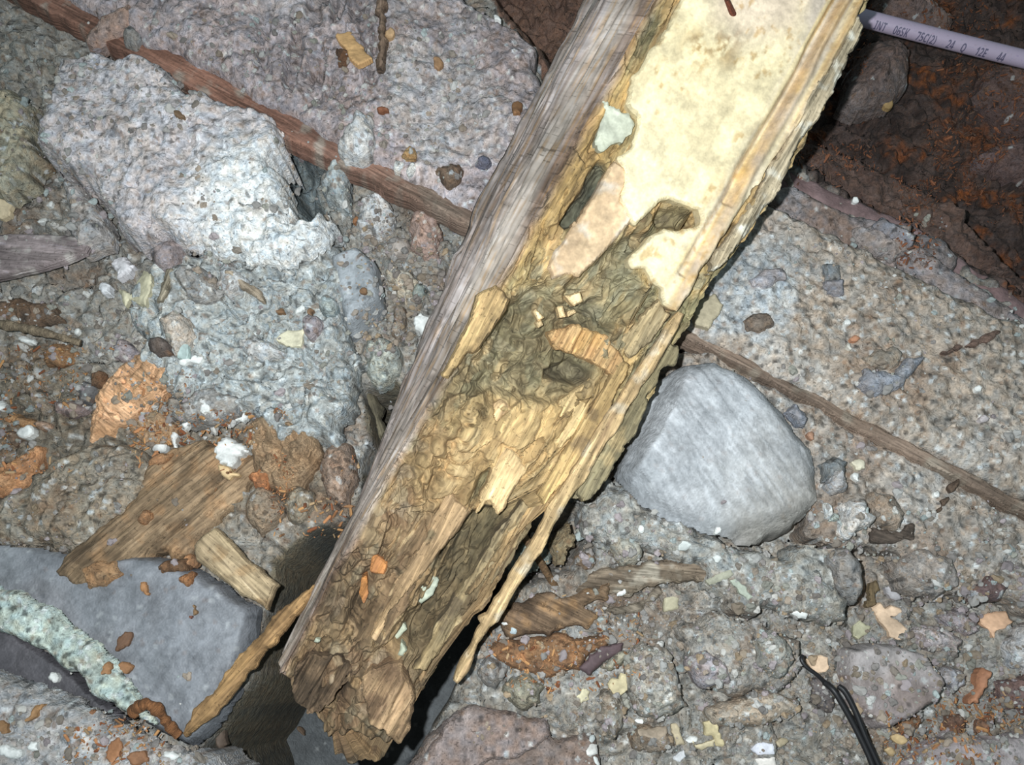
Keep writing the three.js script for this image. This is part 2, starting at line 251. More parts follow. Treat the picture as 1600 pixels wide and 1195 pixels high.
const hollows = [[[[445, 190], [500, 235], [520, 250], [500, 300], [520, 340], [540, 400], [470, 350], [425, 262]], 0.035], [[[430, 410], [530, 370], [540, 400], [440, 430]], 0.02], [[[60, 470], [140, 420], [170, 440], [90, 480]], 0.015], [[[150, 310], [185, 345], [190, 380], [160, 385]], 0.02], [[[110, 590], [150, 580], [150, 640], [115, 640]], 0.02], [[[790, 800], [900, 770], [960, 790], [900, 900], [800, 930], [740, 960]], 0.03], [[[1360, 830], [1430, 810], [1440, 840], [1380, 860]], 0.012], [[[1255, 1040], [1310, 1050], [1330, 1110], [1290, 1130], [1250, 1090]], 0.015]].map(([p, d]) => [gp(p, -0.012), d]);
function groundHeight(u, v) {
  let h = -0.012 + rubbly(0.0095, { seed: 21, size: 62, lump: 0.9, fine: 0.45 })(u, v);
  h -= 0.2 * sstep(0.0, 0.011, -sdf(foot, u, v) + 0.006 * (fbm(u * 50, v * 50, 3, 12) - 0.5)); for (const [q, d] of hollows) h -= d * sstep(0, 0.012, -sdf(q, u, v) + 0.004 * (fbm(u * 90, v * 90, 3, 3) - 0.5)); const dp = -sdf(pit, u, v);
  h -= 0.085 * sstep(0.0, 0.05, dp); h -= 0.07 * sstep(0, 0.03, -sdf(backpit, u, v));
  if (dp > 0) h += 0.012 * (fbm(u * 30, v * 30, 4, 77) - 0.5) * sstep(0, 0.03, dp);
  return h;
}
const groundTone = (() => {
  const a = conc(C(148, 143, 135), { seed: 31, dirt: 1.3 }), brown = conc(C(130, 120, 106), { seed: 33, dirt: 1.3 });
  const leftBrown = gp([[-60, 520], [100, 530], [180, 600], [330, 650], [500, 680], [560, 800], [420, 900], [-60, 860]], -0.01);
  return (u, v) => {
    let c = mix3(a(u, v), brown(u, v), sstep(-0.012, 0.012, -sdf(leftBrown, u, v) + 0.02 * (fbm(u * 50, v * 50, 3, 5) - 0.5)));
    const dh = -sdf(hollows[0][0], u, v); if (dh > -0.004) c = mix3(c, plain(C(112, 122, 124), { vary: 0.4 })(u, v), sstep(-0.004, 0.004, dh) * 0.85);  // hollow beside the crust: its shade is put into the ground colour as teal-grey
    const dp = -sdf(pit, u, v);
    if (dp > -0.01) { const n = fbm(u * 60, v * 60, 5, 61), soil = mix3(C(58, 46, 42), C(90, 74, 68), clamp(fbm(u * 110, v * 110, 3, 62) * 2 - 0.5)), o2 = mix3(soil, C(132, 76, 40), clamp((n - 0.52) * 6) * clamp((fbm(u * 320, v * 320, 3, 63) - 0.36) * 3.5)); c = mix3(c, o2, sstep(-0.006, 0.004, dp)); }
    if (-sdf(backpit, u, v) > 0) c = plain(C(128, 100, 84), { vary: 0.4, c2: C(104, 80, 70) })(u, v);
    const df = -sdf(foot, u, v) + 0.012 * (fbm(u * 60, v * 60, 4, 88) - 0.5); if (df > 0) c = mix3(c, mix3(C(112, 102, 84), C(86, 84, 76), clamp(fbm(u * 70, v * 70, 4, 89) * 3 - 1)), sstep(0, 0.002, df));
    return c;
  };
})();
{
  const R = [[-0.44, -0.3], [0.44, -0.3], [0.44, 0.46], [-0.44, 0.46]];
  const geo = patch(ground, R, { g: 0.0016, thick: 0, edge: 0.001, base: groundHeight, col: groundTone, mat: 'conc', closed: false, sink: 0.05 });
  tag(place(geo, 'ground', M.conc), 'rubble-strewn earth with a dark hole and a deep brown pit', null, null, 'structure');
}
{ // the same earth, going on around the opening
  const R = [[-1.1, -0.9], [1.1, -0.9], [1.1, 1.1], [-1.1, 1.1]];
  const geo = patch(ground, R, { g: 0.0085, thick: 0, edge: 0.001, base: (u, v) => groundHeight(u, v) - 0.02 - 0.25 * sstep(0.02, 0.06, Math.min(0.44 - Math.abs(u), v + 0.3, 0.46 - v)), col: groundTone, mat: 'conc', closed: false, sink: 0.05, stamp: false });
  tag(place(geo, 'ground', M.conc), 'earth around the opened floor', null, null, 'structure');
}
// the slab with the timber strip cast along it
{
  const far = [[60, -90], [62, -22], [220, 60], [385, 143], [560, 238], [730, 330], [900, 425], [1080, 517], [1300, 628], [1610, 782], [1760, 860], [1760, 590], [1600, 496], [1500, 452], [1385, 398], [1285, 345], [1200, 305], [1080, 270], [980, 215], [852, 142], [838, 95], [832, 60], [800, 30], [760, 12], [720, -20], [690, -90]];
  const P = gp(far, 0.02), lil = conc(C(162, 150, 150), { seed: 41, dirt: 0.7, vary: 0.8, dark: 0.5 }), tan = conc(C(160, 148, 136), { seed: 43, specks: 1.25, vary: 0.6 }), white = conc(C(186, 178, 176), { seed: 44, specks: 1.3 }), cool = conc(C(176, 180, 182), { seed: 45, specks: 1.4 });
  const wz = gp([[600, 70], [740, 60], [800, 160], [780, 240], [680, 250], [610, 190]], 0.02), cz = gp([[1080, 430], [1170, 390], [1240, 400], [1260, 450], [1180, 520], [1060, 500]], 0.02), mid = onFrame(ground, 900, 300, 0.02)[0];
  const rl = rubbly(0.0085, { seed: 46, size: 50, lump: 0.28, fine: 0.55 }), rr = rubbly(0.004, { seed: 47, size: 95, lump: 0.5, fine: 1.1 });
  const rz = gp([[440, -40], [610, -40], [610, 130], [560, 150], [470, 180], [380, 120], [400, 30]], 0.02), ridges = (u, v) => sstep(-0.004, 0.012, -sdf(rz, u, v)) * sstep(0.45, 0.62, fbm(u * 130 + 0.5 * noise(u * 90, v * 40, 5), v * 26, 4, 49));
  const notch = gp([[845, 150], [870, 90], [800, 10], [760, -20], [700, -60]], 0.02);
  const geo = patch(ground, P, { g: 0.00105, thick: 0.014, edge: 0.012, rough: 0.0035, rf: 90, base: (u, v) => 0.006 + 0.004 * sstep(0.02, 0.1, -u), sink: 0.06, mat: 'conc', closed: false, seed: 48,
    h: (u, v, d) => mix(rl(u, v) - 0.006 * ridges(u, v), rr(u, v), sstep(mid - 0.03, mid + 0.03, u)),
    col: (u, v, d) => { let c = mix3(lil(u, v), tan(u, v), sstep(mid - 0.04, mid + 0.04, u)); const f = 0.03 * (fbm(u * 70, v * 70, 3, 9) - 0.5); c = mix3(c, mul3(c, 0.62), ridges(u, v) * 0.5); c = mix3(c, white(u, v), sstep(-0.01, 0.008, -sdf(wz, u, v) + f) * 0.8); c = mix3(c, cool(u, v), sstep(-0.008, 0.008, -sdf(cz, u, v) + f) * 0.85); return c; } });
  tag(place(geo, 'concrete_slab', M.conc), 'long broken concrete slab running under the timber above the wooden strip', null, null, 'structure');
}
{
  const P = gp([[1060, 548], [1120, 545], [1300, 640], [1610, 800], [1760, 880], [1760, 1010], [1560, 930], [1470, 905], [1400, 850], [1320, 870], [1270, 820], [1230, 740], [1120, 640]], 0.014);
  const geo = patch(ground, P, { g: 0.0011, thick: 0.01, edge: 0.01, rough: 0.005, rf: 70, base: () => 0.003, sink: 0.03, mat: 'conc', closed: false, seed: 51, h: rubbly(0.0045, { seed: 52, size: 90, fine: 1.1 }), col: conc(C(158, 148, 138), { seed: 53, specks: 1.3 }) });
  tag(place(geo, 'concrete_slab', M.conc), 'rough concrete slab below the wooden strip beside the smooth boulder', null, null, 'structure');
}
// ledge between the slab and the pit
{
  const L = (label, px, y, c, o = {}) => tag(place(patch(ground, gp(px, y), { g: 0.0014, thick: 0.008, edge: 0.006, rough: 0.002, rf: 80, base: () => y - 0.008, sink: 0.06, mat: o.mat ?? 'conc', closed: false, seed: px[0][0], h: o.h ?? rubbly(0.004, { seed: 7 }), col: c }), o.name ?? 'ledge', M[o.mat ?? 'conc']), label, null, null, 'structure');
  L('grey broken stone ledge between the slab and the pit', [[1195, 300], [1240, 285], [1330, 335], [1400, 345], [1470, 400], [1540, 450], [1620, 500], [1740, 580], [1740, 640], [1600, 540], [1480, 470], [1380, 420], [1290, 365]], 0.004, conc(C(140, 130, 128), { seed: 55, specks: 0.7 }));
  L('smooth dusty lilac-grey strip along the edge of the pit', [[1205, 290], [1222, 252], [1270, 275], [1340, 312], [1430, 345], [1520, 410], [1640, 490], [1740, 560], [1740, 600], [1600, 510], [1500, 440], [1400, 370], [1320, 335]], -0.012, plain(C(140, 118, 118), { c2: C(112, 88, 86) }), { mat: 'stone', h: rubbly(0.002, { seed: 8 }) });
  L('reddish brown earth step falling into the pit', [[1225, 245], [1250, 210], [1330, 240], [1440, 290], [1490, 320], [1560, 400], [1700, 500], [1760, 580], [1600, 500], [1480, 405], [1380, 335], [1290, 285]], -0.04, plain(C(112, 90, 80), { c2: C(78, 60, 54), vary: 0.5 }), { h: rubbly(0.01, { seed: 9, size: 60 }) });
}

// smooth grey sheet that carries the dark tone of the hole floor
tag(place(patch(ground, polyOn(ground, [[250, 1300], [290, 1190], [350, 1090], [395, 1000], [440, 950], [520, 950], [620, 900], [760, 960], [790, 1040], [720, 1110], [640, 1190], [600, 1300]], -0.165), { g: 0.0016, thick: 0.004, edge: 0.002, rough: 0.002, base: (u, v) => -0.17 + 0.004 * (fbm(u * 25, v * 25, 3, 4) - 0.5), sink: 0.01, mat: 'slate', seed: 64, h: (u, v) => 0.0008 * (fbm(u * 120, v * 120, 3, 5) - 0.5), col: (() => { const p = plain(C(92, 95, 97), { c2: C(80, 84, 86), vary: 0.3 }); return (u, v) => noise(u * 700, v * 700, 6) > 0.93 ? C(150, 152, 152) : p(u, v); })() }), 'floor_sheet', M.slate), 'smooth dark grey sheet at the bottom of the hole under the timber', null, null, 'structure');

// ================================================================ LARGE THINGS
{ // the strip cast into the concrete: one long lath
  const a = onFrame(ground, -60, -82, 0.014), b = onFrame(ground, 1700, 845, 0.014), ang = Math.atan2(b[1] - a[1], b[0] - a[0]);
  const px = [[-60, -98], [130, 0], [380, 138], [730, 325], [1080, 512], [1300, 628], [1610, 788], [1700, 840], [1700, 875], [1600, 812], [1300, 655], [1080, 540], [730, 358], [440, 222], [330, 164], [130, 54], [-60, -50]];
  lay('wooden_strip', 'long thin brown wooden strip set in the concrete, running beneath the timber', 'strip', px, { clean: true, mat: 'wood', y: 0.004, thick: 0.012, edge: 0.003, rough: 0.0012, rf: 160, g: 0.0009, turn: ang + Math.PI / 2, seed: 61, sink: 0.002,
    h: (u, v) => 0.0016 * (fbm((u * -Math.sin(ang) + v * Math.cos(ang)) * 300, (u * Math.cos(ang) + v * Math.sin(ang)) * 20, 3, 6) - 0.5) + 0.002 * (fbm(u * 30, v * 30, 2, 4) - 0.5),
    col: (u, v) => { const t = timber(C(152, 104, 86), C(116, 80, 68), { turn: ang + Math.PI / 2, spot: C(150, 138, 130), seed: 62 })(u, v), g = timber(C(138, 116, 102), C(108, 90, 80), { turn: ang + Math.PI / 2, spot: C(146, 134, 122), seed: 63 })(u, v); return mix3(t, g, sstep(-0.12, 0, u)); } });
}
lay('mortar_mass', 'wide pale grey lumpy mortar mass beneath the crusty slab', 'mortar', [[245, 400], [330, 390], [440, 405], [520, 385], [560, 440], [548, 520], [560, 560], [548, 640], [528, 700], [440, 700], [370, 655], [290, 655], [262, 610], [225, 560], [200, 480]], { y: -0.012, thick: 0.026, edge: 0.012, rough: 0.006, rf: 80, seed: 71, sink: 0.03, h: (() => { const a = popcorn(0.004, { seed: 72, size: 75 }), b = rubbly(0.010, { seed: 73, size: 45, lump: 0.7, fine: 0.35 }); return (u, v) => a(u, v) + b(u, v); })(), col: conc(C(176, 179, 177), { seed: 74, dirt: 0.6, pale: [0.72, 0.74, 0.73] }) });
lay('mortar_crust', 'large pale crusty mortar slab with a knobbly lower rim', 'mortar', [[72, 160], [100, 98], [148, 90], [225, 92], [240, 88], [272, 128], [310, 150], [345, 165], [378, 158], [402, 168], [448, 196], [446, 230], [428, 262], [452, 300], [462, 345], [490, 340], [500, 318], [522, 345], [524, 372], [505, 398], [470, 412], [430, 418], [380, 414], [340, 392], [290, 402], [248, 372], [205, 372], [180, 350], [150, 300], [118, 288], [92, 262], [66, 225]], { y: -0.008, thick: 0.042, edge: 0.009, rough: 0.0065, rf: 110, seed: 81, sink: 0.02, slope: 0,
  h: (() => { const a = popcorn(0.0024, { seed: 82, size: 120 }), b = rubbly(0.0075, { seed: 83, size: 40, lump: 0.22, fine: 0.4 }), cx = onFrame(ground, 470, 360, 0.04); return (u, v) => (a(u, v) * (1 + 1.2 * sstep(0.06, 0.01, Math.hypot(u - cx[0], v - cx[1])))) + b(u, v); })(),
  col: (() => { const a = conc(C(192, 184, 184), { seed: 84, specks: 0.8, dirt: 0.4, vary: 0.45 }), b = conc(C(222, 222, 220), { seed: 85, specks: 0.4, dirt: 0.3, vary: 0.4 }), cx = onFrame(ground, 440, 330, 0.04); return (u, v) => mix3(a(u, v), b(u, v), sstep(0.075, 0.03, Math.hypot(u - cx[0], v - cx[1]) + 0.02 * (fbm(u * 60, v * 60, 3, 2) - 0.5))); })() });
lay('mortar_chunk', 'upright lobe of grey mortar leaning at the left of the crusty slab', 'mortar', [[95, 280], [125, 284], [150, 312], [168, 345], [165, 375], [120, 388], [108, 365]], { thick: 0.02, edge: 0.008, rough: 0.002, y: 0.0, h: rubbly(0.004, { seed: 86 }), col: conc(C(172, 164, 160), { seed: 87, dirt: 0.5 }) });
lay('stone_block', 'flat-faced blue-grey block beside the crusty mortar rim', 'stone', [[515, 400], [560, 388], [592, 415], [597, 470], [560, 500], [540, 515], [528, 470]], { y: -0.008, thick: 0.026, edge: 0.005, rough: 0.001, mat: 'stone', tilt: [0.15, 0.1], h: rubbly(0.002, { seed: 88 }), col: conc(C(156, 160, 164), { seed: 89, specks: 0.6, dirt: 0.4, vary: 0.4 }) });
lay('mortar_mass', 'brownish crumbled concrete mass at the left edge under the rotten wood', 'mortar', [[-60, 790], [-10, 770], [40, 750], [80, 715], [130, 690], [190, 685], [225, 700], [230, 760], [200, 800], [160, 850], [95, 862], [20, 850], [-60, 860]], { y: -0.012, thick: 0.024, edge: 0.014, rough: 0.004, seed: 91, sink: 0.03, h: rubbly(0.008, { seed: 92, size: 60 }), col: conc(C(146, 134, 118), { seed: 93, specks: 1.2, dirt: 1.2 }) });
lay('mortar_mass', 'yellowish rough mortar lump cut by the upper left edge', 'mortar', [[-60, 135], [20, 140], [52, 160], [50, 200], [62, 240], [42, 290], [10, 310], [-60, 300]], { y: -0.008, thick: 0.024, edge: 0.012, rough: 0.004, seed: 95, sink: 0.02, h: rubbly(0.007, { seed: 96 }), col: conc(C(164, 156, 136), { seed: 97 }) });
lay('slate_block', 'large smooth dark grey block below the rotten wood', 'stone', [[-60, 838], [60, 848], [130, 860], [250, 868], [320, 890], [400, 948], [404, 975], [378, 1065], [345, 1130], [300, 1168], [230, 1135], [150, 1060], [80, 985], [-60, 940]], { clean: true, y: -0.02, thick: 0.03, edge: 0.006, rough: 0.0016, mat: 'slate', sink: 0.06, slope: 0, seed: 101, h: (u, v) => 0.004 * (fbm(u * 25, v * 25, 3, 4) - 0.5) + 0.0014 * (fbm(u * 190, v * 190, 3, 14) - 0.5), col: (() => { const p = plain(C(136, 138, 145), { c2: C(108, 112, 118), seed: 102, f: 40, vary: 0.35 }), s = conc(C(132, 133, 136), { seed: 103, specks: 0.5, dirt: 0.5, vary: 0.3 }); return (u, v) => mix3(p(u, v), s(u, v), 0.4); })() });
lay('slate_block', 'dark flat stone face wedged under the speckled mortar joint', 'stone', [[-60, 960], [30, 985], [110, 1040], [160, 1085], [215, 1125], [150, 1130], [60, 1090], [-60, 1070]], { clean: true, y: -0.014, thick: 0.017, edge: 0.003, mat: 'slate', sink: 0.03, slope: 0, seed: 104, h: (u, v) => 0.001 * (fbm(u * 120, v * 120, 3, 4) - 0.5), col: plain(C(100, 96, 100), { c2: C(78, 76, 80), vary: 0.4 }) });
lay('mortar_joint', 'speckled greenish-white mortar joint lying across the dark stones', 'mortar', [[-60, 895], [20, 918], [60, 938], [105, 962], [150, 1000], [200, 1062], [215, 1090], [245, 1120], [262, 1145], [215, 1128], [150, 1092], [110, 1048], [40, 998], [-60, 968]], { y: 0.009, thick: 0.009, edge: 0.004, rough: 0.0025, sink: 0.02, slope: 0, seed: 105, h: rubbly(0.0025, { seed: 106, fine: 1.5 }), col: conc(C(182, 192, 182), { seed: 107, specks: 2, dark: 0.3, dirt: 0.6 }) });
lay('concrete_chunk', 'pale speckled concrete chunk filling the lower left corner', 'concrete', [[-60, 1040], [20, 1052], [70, 1078], [150, 1095], [225, 1132], [280, 1158], [330, 1185], [360, 1215], [360, 1290], [-60, 1290]], { y: -0.004, thick: 0.026, edge: 0.01, rough: 0.003, sink: 0.03, slope: 0, seed: 108, h: rubbly(0.006, { seed: 109 }), col: conc(C(178, 174, 172), { seed: 110, specks: 1.1, dirt: 0.8 }) });
// right of the timber
lay('concrete_chunk', 'rough grey concrete apron against the lower side of the boulder', 'concrete', [[900, 790], [945, 745], [1000, 770], [1100, 830], [1220, 870], [1300, 800], [1345, 860], [1350, 930], [1250, 950], [1150, 960], [1080, 890], [1000, 860], [920, 850]], { y: -0.012, thick: 0.024, edge: 0.014, rough: 0.004, sink: 0.03, slope: 0, seed: 111, h: rubbly(0.006, { seed: 112 }), col: conc(C(152, 150, 144), { seed: 113 }) });
const lowLine = [onFrame(ground, 990, 730, 0.03), onFrame(ground, 1240, 800, 0.03)], onLow = (u, v) => { const [a, b] = lowLine, L = Math.hypot(b[0] - a[0], b[1] - a[1]), q = ((b[0] - a[0]) * (v - a[1]) - (b[1] - a[1]) * (u - a[0])) / L; return q < 0 ? Math.min(0.022, -q * 0.7) : 0; };
lay('boulder', 'large smooth pale grey boulder with scratched face right of the timber', 'rock', [[962, 745], [972, 700], [992, 650], [1008, 612], [1030, 588], [1064, 570], [1111, 566], [1146, 577], [1180, 598], [1200, 616], [1224, 640], [1251, 674], [1276, 700], [1286, 750], [1290, 785], [1262, 818], [1205, 842], [1150, 868], [1080, 850], [1005, 800]], { clean: true, y: -0.015, thick: 0.046, edge: 0.013, rim: 0.35, rough: 0.0016, mat: 'stone', sink: 0.004, slope: 0, g: 0.0009, seed: 115, tilt: [-0.1, 0.06],
  h: (() => { const a = onFrame(ground, 1085, 560, 0.03), b = onFrame(ground, 1000, 730, 0.03), L = Math.hypot(b[0] - a[0], b[1] - a[1]), nx = (b[1] - a[1]) / L, ny = -(b[0] - a[0]) / L, k = onFrame(ground, 965, 640, 0.03), sg = Math.sign((k[0] - a[0]) * nx + (k[1] - a[1]) * ny), k2 = onFrame(ground, 1085, 600, 0.03); return (u, v) => { const q = sg * ((u - a[0]) * nx + (v - a[1]) * ny) + 0.006 * (fbm(u * 40, v * 40, 3, 15) - 0.5), f = q > 0 ? q * 1.5 : 0; const lo = onLow(u, v); return -Math.min(0.028, f) - lo + 0.004 * (fbm(u * 26, v * 26, 3, 16) - 0.5) + 0.0015 * (fbm(u * 150, v * 150, 4, 17) - 0.5) - 0.0006 * sstep(0.55, 0.75, fbm((u * 0.8 + v * 0.55) * 700, (v * 0.8 - u * 0.55) * 50, 3, 18)) * sstep(0.09, 0.03, Math.hypot(u - k2[0] - 0.02, v - k2[1] + 0.01)); }; })(),
  col: (() => { const p = plain(C(154, 158, 162), { c2: C(138, 142, 148), vary: 0.3, seed: 116 }); const k = onFrame(ground, 1230, 790, 0.03), kk = onFrame(ground, 1110, 690, 0.035), conc0 = conc(C(150, 150, 150), { seed: 119, specks: 0.5, dirt: 0.4, vary: 0.5 }); return (u, v) => { let c = p(u, v); c = mix3(c, C(156, 144, 128), sstep(0.05, 0.015, Math.hypot(u - k[0], v - k[1]) + 0.03 * (fbm(u * 60, v * 60, 4, 8) - 0.5)) * 0.7); const s = fbm((u * 0.83 + v * 0.55) * 900 + 0.5 * noise(u * 300, v * 300, 2), (v * 0.83 - u * 0.55) * 90, 3, 19), kw = sstep(0.055, 0.02, Math.hypot(u - kk[0], v - kk[1]) + 0.03 * (fbm(u * 50, v * 50, 3, 3) - 0.5)); c = mix3(c, C(196, 198, 202), kw * 0.55); c = mix3(c, C(220, 222, 226), clamp((s - 0.5) * 6) * 0.5 * kw); return mix3(c, conc0(u, v), 0.3); }; })() });
lay('flat_stone', 'brown-grey flat stone slab at the bottom beside the foot of the timber', 'stone', [[585, 1290], [618, 1215], [660, 1150], [712, 1098], [760, 1102], [800, 1112], [850, 1130], [868, 1150], [930, 1140], [945, 1200], [940, 1290]], { y: -0.02, thick: 0.022, edge: 0.006, rough: 0.003, rf: 60, sink: 0.08, slope: 0, seed: 121, h: (u, v) => 0.006 * (fbm(u * 40, v * 40, 4, 4) - 0.5) + 0.0015 * (fbm(u * 250, v * 250, 3, 5) - 0.5), mat: 'conc', col: conc(C(132, 116, 108), { seed: 122, specks: 0.4, vary: 0.4, dust: 0.4 }) });
lay('flat_stone', 'thin brown flake of stone overlapping the flat stone at the bottom', 'stone', [[650, 1200], [690, 1130], [730, 1100], [785, 1110], [850, 1128], [866, 1150], [830, 1178], [760, 1190], [700, 1230]], { thick: 0.006, edge: 0.003, rough: 0.002, mat: 'conc', seed: 124, h: (u, v) => 0.003 * (fbm(u * 60, v * 60, 4, 14) - 0.5), col: conc(C(140, 124, 118), { seed: 125, specks: 0.4, vary: 0.4, dust: 0.4 }) });
lay('concrete_chunk', 'broad crumbly concrete mass between the rotten wood and the black wire', 'concrete', [[1060, 980], [1120, 950], [1200, 965], [1250, 1000], [1262, 1045], [1230, 1078], [1150, 1085], [1080, 1070]], { y: -0.012, thick: 0.024, edge: 0.012, rough: 0.004, sink: 0.02, seed: 126, h: rubbly(0.008, { seed: 127 }), col: conc(C(160, 154, 146), { seed: 128 }) });
lay('flat_stone', 'flat lilac-grey stone with a chipped edge right of the black wire', 'stone', [[1322, 1015], [1352, 1002], [1400, 1004], [1448, 1022], [1478, 1068], [1462, 1100], [1420, 1128], [1372, 1140], [1335, 1108], [1318, 1060]], { y: -0.01, thick: 0.02, edge: 0.004, rough: 0.0015, mat: 'stone', sink: 0.02, seed: 131, h: rubbly(0.003, { seed: 132, lump: 0.3 }), col: conc(C(156, 144, 142), { seed: 133, specks: 0.4, vary: 0.3 }) });
lay('flat_stone', 'smooth lilac stone cut by the lower right frame edge', 'stone', [[1395, 1215], [1440, 1165], [1490, 1142], [1540, 1150], [1620, 1140], [1680, 1200], [1640, 1290], [1400, 1290]], { y: -0.01, thick: 0.018, edge: 0.006, rough: 0.0015, mat: 'stone', sink: 0.02, seed: 134, h: rubbly(0.004, { seed: 135, lump: 0.3 }), col: conc(C(156, 144, 144), { seed: 136, specks: 0.4, vary: 0.3 }) });

// ================================================================ THE ROTTEN TIMBER
const pA = onFrame(ground, 1121, -174, 0.137), pB = onFrame(ground, 435, 1046, 0.03), pE = onFrame(ground, 1150, 400, 0.077);
const a3 = V3(pA[0], 0.137, -pA[1]), b3 = V3(pB[0], 0.03, -pB[1]), e3 = V3(pE[0], 0.077, -pE[1]);
const axis = a3.clone().sub(b3).normalize(), tN = e3.clone().sub(b3).cross(axis).normalize(), tU = axis.clone().cross(tN).normalize();
const face = { o: b3, U: tU, V: axis, N: tN };      // u across the face from the ridge, v up the timber, n out of the face
const fp = (pts, n = 0) => polyOn(face, pts, n);
const along = (pts, n) => { const q = fp(pts, n).sort((a, b) => a[1] - b[1]); return (v) => { let i = 0; while (i < q.length - 2 && q[i + 1][1] < v) i++; const t = (v - q[i][1]) / (q[i + 1][1] - q[i][1]); return mix(q[i][0], q[i + 1][0], t); }; };
const ridgeU = along([[1195, -300], [1022, 0], [912, 200], [802, 400], [694, 592], [572, 800], [468, 1000], [432, 1060]], 0);
const rightU = along([[1560, -330], [1420, -120], [1352, 20], [1285, 170], [1230, 270], [1150, 400], [1090, 482], [1048, 560], [1000, 660], [958, 740], [905, 782], [836, 800], [800, 868], [760, 940], [702, 1015], [655, 1095], [620, 1160]], -0.004);
const leftU = along([[1080, -300], [915, 0], [848, 122], [740, 332], [662, 520], [603, 680], [562, 790], [492, 930], [440, 1062]], -0.052);
const edgePt = fp([[440, 1060], [455, 1105], [500, 1150], [520, 1200], [600, 1200], [625, 1160], [655, 1098]], 0);
const timberEnd = (u) => { let best = -0.01; const q = edgePt; for (let i = 0; i < q.length - 1; i++) if (u >= q[i][0] && u <= q[i + 1][0]) best = mix(q[i][1], q[i + 1][1], (u - q[i][0]) / (q[i + 1][0] - q[i][0])); if (u < q[0][0]) best = q[0][1]; if (u > q[q.length - 1][0]) best = q[q.length - 1][1]; return best; };
const OLIVE = C(128, 120, 88), DOLIVE = C(84, 84, 66), GOLD = C(190, 156, 96), BUFF = C(196, 162, 112), DBROWN = C(98, 74, 52), PALEWOOD = C(236, 218, 172), GREYG = C(138, 134, 112);
// what has been eaten out of the face: outline, depth, soft rim, colours, and how rough
const eaten = [
  [[[937, 240], [952, 250], [956, 270], [926, 318], [912, 346], [886, 356], [876, 346], [896, 312], [910, 282]], 0.009, 0.002, C(84, 92, 82), C(52, 60, 56), 1],
  [[[930, 400], [1000, 350], [1030, 360], [990, 420], [1040, 470], [1010, 500], [950, 520], [880, 470], [880, 440]], 0.006, 0.004, C(152, 148, 122), C(122, 120, 98), 1.4],
  [[[1034, 314], [1062, 314], [1092, 330], [1094, 352], [1064, 360], [1040, 356], [1026, 340]], 0.007, 0.004, C(150, 138, 100), C(110, 100, 78), 1.2],
  [[[780, 470], [830, 440], [880, 440], [940, 530], [930, 600], [880, 640], [800, 640], [740, 610], [720, 560], [760, 510]], 0.010, 0.008, C(150, 140, 110), C(108, 104, 80), 1.6],
  [[[850, 575], [900, 560], [935, 580], [925, 600], [880, 600], [852, 595]], 0.009, 0.003, C(120, 112, 88), C(92, 84, 66), 1],
  [[[742, 640], [762, 632], [768, 660], [752, 665]], 0.008, 0.003, C(78, 80, 66), C(60, 60, 50), 1],
  [[[769, 712], [782, 745], [770, 780], [735, 800], [722, 790], [748, 740]], 0.008, 0.004, C(110, 112, 80), C(84, 86, 62), 1],
  [[[835, 738], [842, 758], [800, 830], [740, 920], [700, 980], [650, 1030], [600, 1010], [660, 920], [724, 800], [760, 785], [800, 790]], 0.012, 0.006, C(132, 122, 88), C(96, 92, 66), 1],
  [[[700, 850], [724, 810], [735, 822], [690, 890], [620, 1005], [592, 1010], [640, 940]], 0.008, 0.004, C(122, 118, 84), C(92, 90, 64), 1],
  [[[560, 900], [580, 880], [592, 905], [570, 950], [540, 1000], [520, 1010], [540, 950]], 0.007, 0.005, C(104, 92, 66), C(80, 70, 50), 1],
  [[[500, 1080], [540, 1060], [560, 1090], [530, 1130], [500, 1110]], 0.009, 0.006, C(96, 78, 58), C(70, 56, 42), 1],
  [[[560, 1150], [600, 1165], [620, 1170], [600, 1200], [510, 1210], [500, 1165]], 0.012, 0.006, C(96, 76, 60), C(76, 60, 48), 1],
  [[[1110, 360], [1160, 330], [1165, 350], [1120, 410], [1095, 400]], 0.004, 0.003, C(150, 124, 78), C(92, 76, 50), 1.2],
].map(([p, ...r]) => [fp(p), ...r]);
const zone = { gold: fp([[1030, 60], [1055, 60], [985, 190], [960, 240], [880, 345], [800, 440], [690, 600], [680, 590], [790, 400], [900, 230]]), tan: fp([[700, 640], [760, 600], [860, 620], [950, 560], [1000, 560], [900, 740], [830, 760], [740, 800], [640, 800], [640, 720]]) };
const PALE_PX = [[1150, -260], [1062, 0], [1046, 42], [1014, 80], [988, 118], [980, 160], [1000, 182], [988, 225], [964, 244], [980, 268], [971, 312], [983, 334], [994, 354], [1010, 334], [1034, 312], [1062, 312], [1092, 328], [1098, 350], [1064, 362], [1040, 356], [1018, 368], [985, 404], [990, 420], [1010, 418], [1020, 440], [1036, 452], [1040, 474], [1060, 486], [1080, 462], [1105, 410], [1128, 372], [1165, 320], [1205, 260], [1245, 200], [1285, 130], [1338, 40], [1395, -120], [1440, -240]], paleArea = fp(PALE_PX);
const rotZones = [[[780, 450], [860, 430], [960, 470], [960, 590], [900, 640], [790, 640], [690, 640], [720, 550]], [[640, 640], [740, 640], [760, 700], [700, 800], [640, 820], [600, 800]], [[520, 860], [600, 840], [640, 880], [560, 980], [500, 1000], [480, 980]], [[440, 1060], [480, 1000], [600, 1010], [660, 1060], [620, 1180], [500, 1200]], [[560, 800], [640, 760], [660, 800], [600, 860], [540, 880]], [[1000, 350], [1030, 370], [990, 420], [1030, 470], [940, 440]]].map((p) => fp(p)), crumbs = rubbly(0.0062, { seed: 251, size: 125, lump: 0.7, fine: 0.6 });
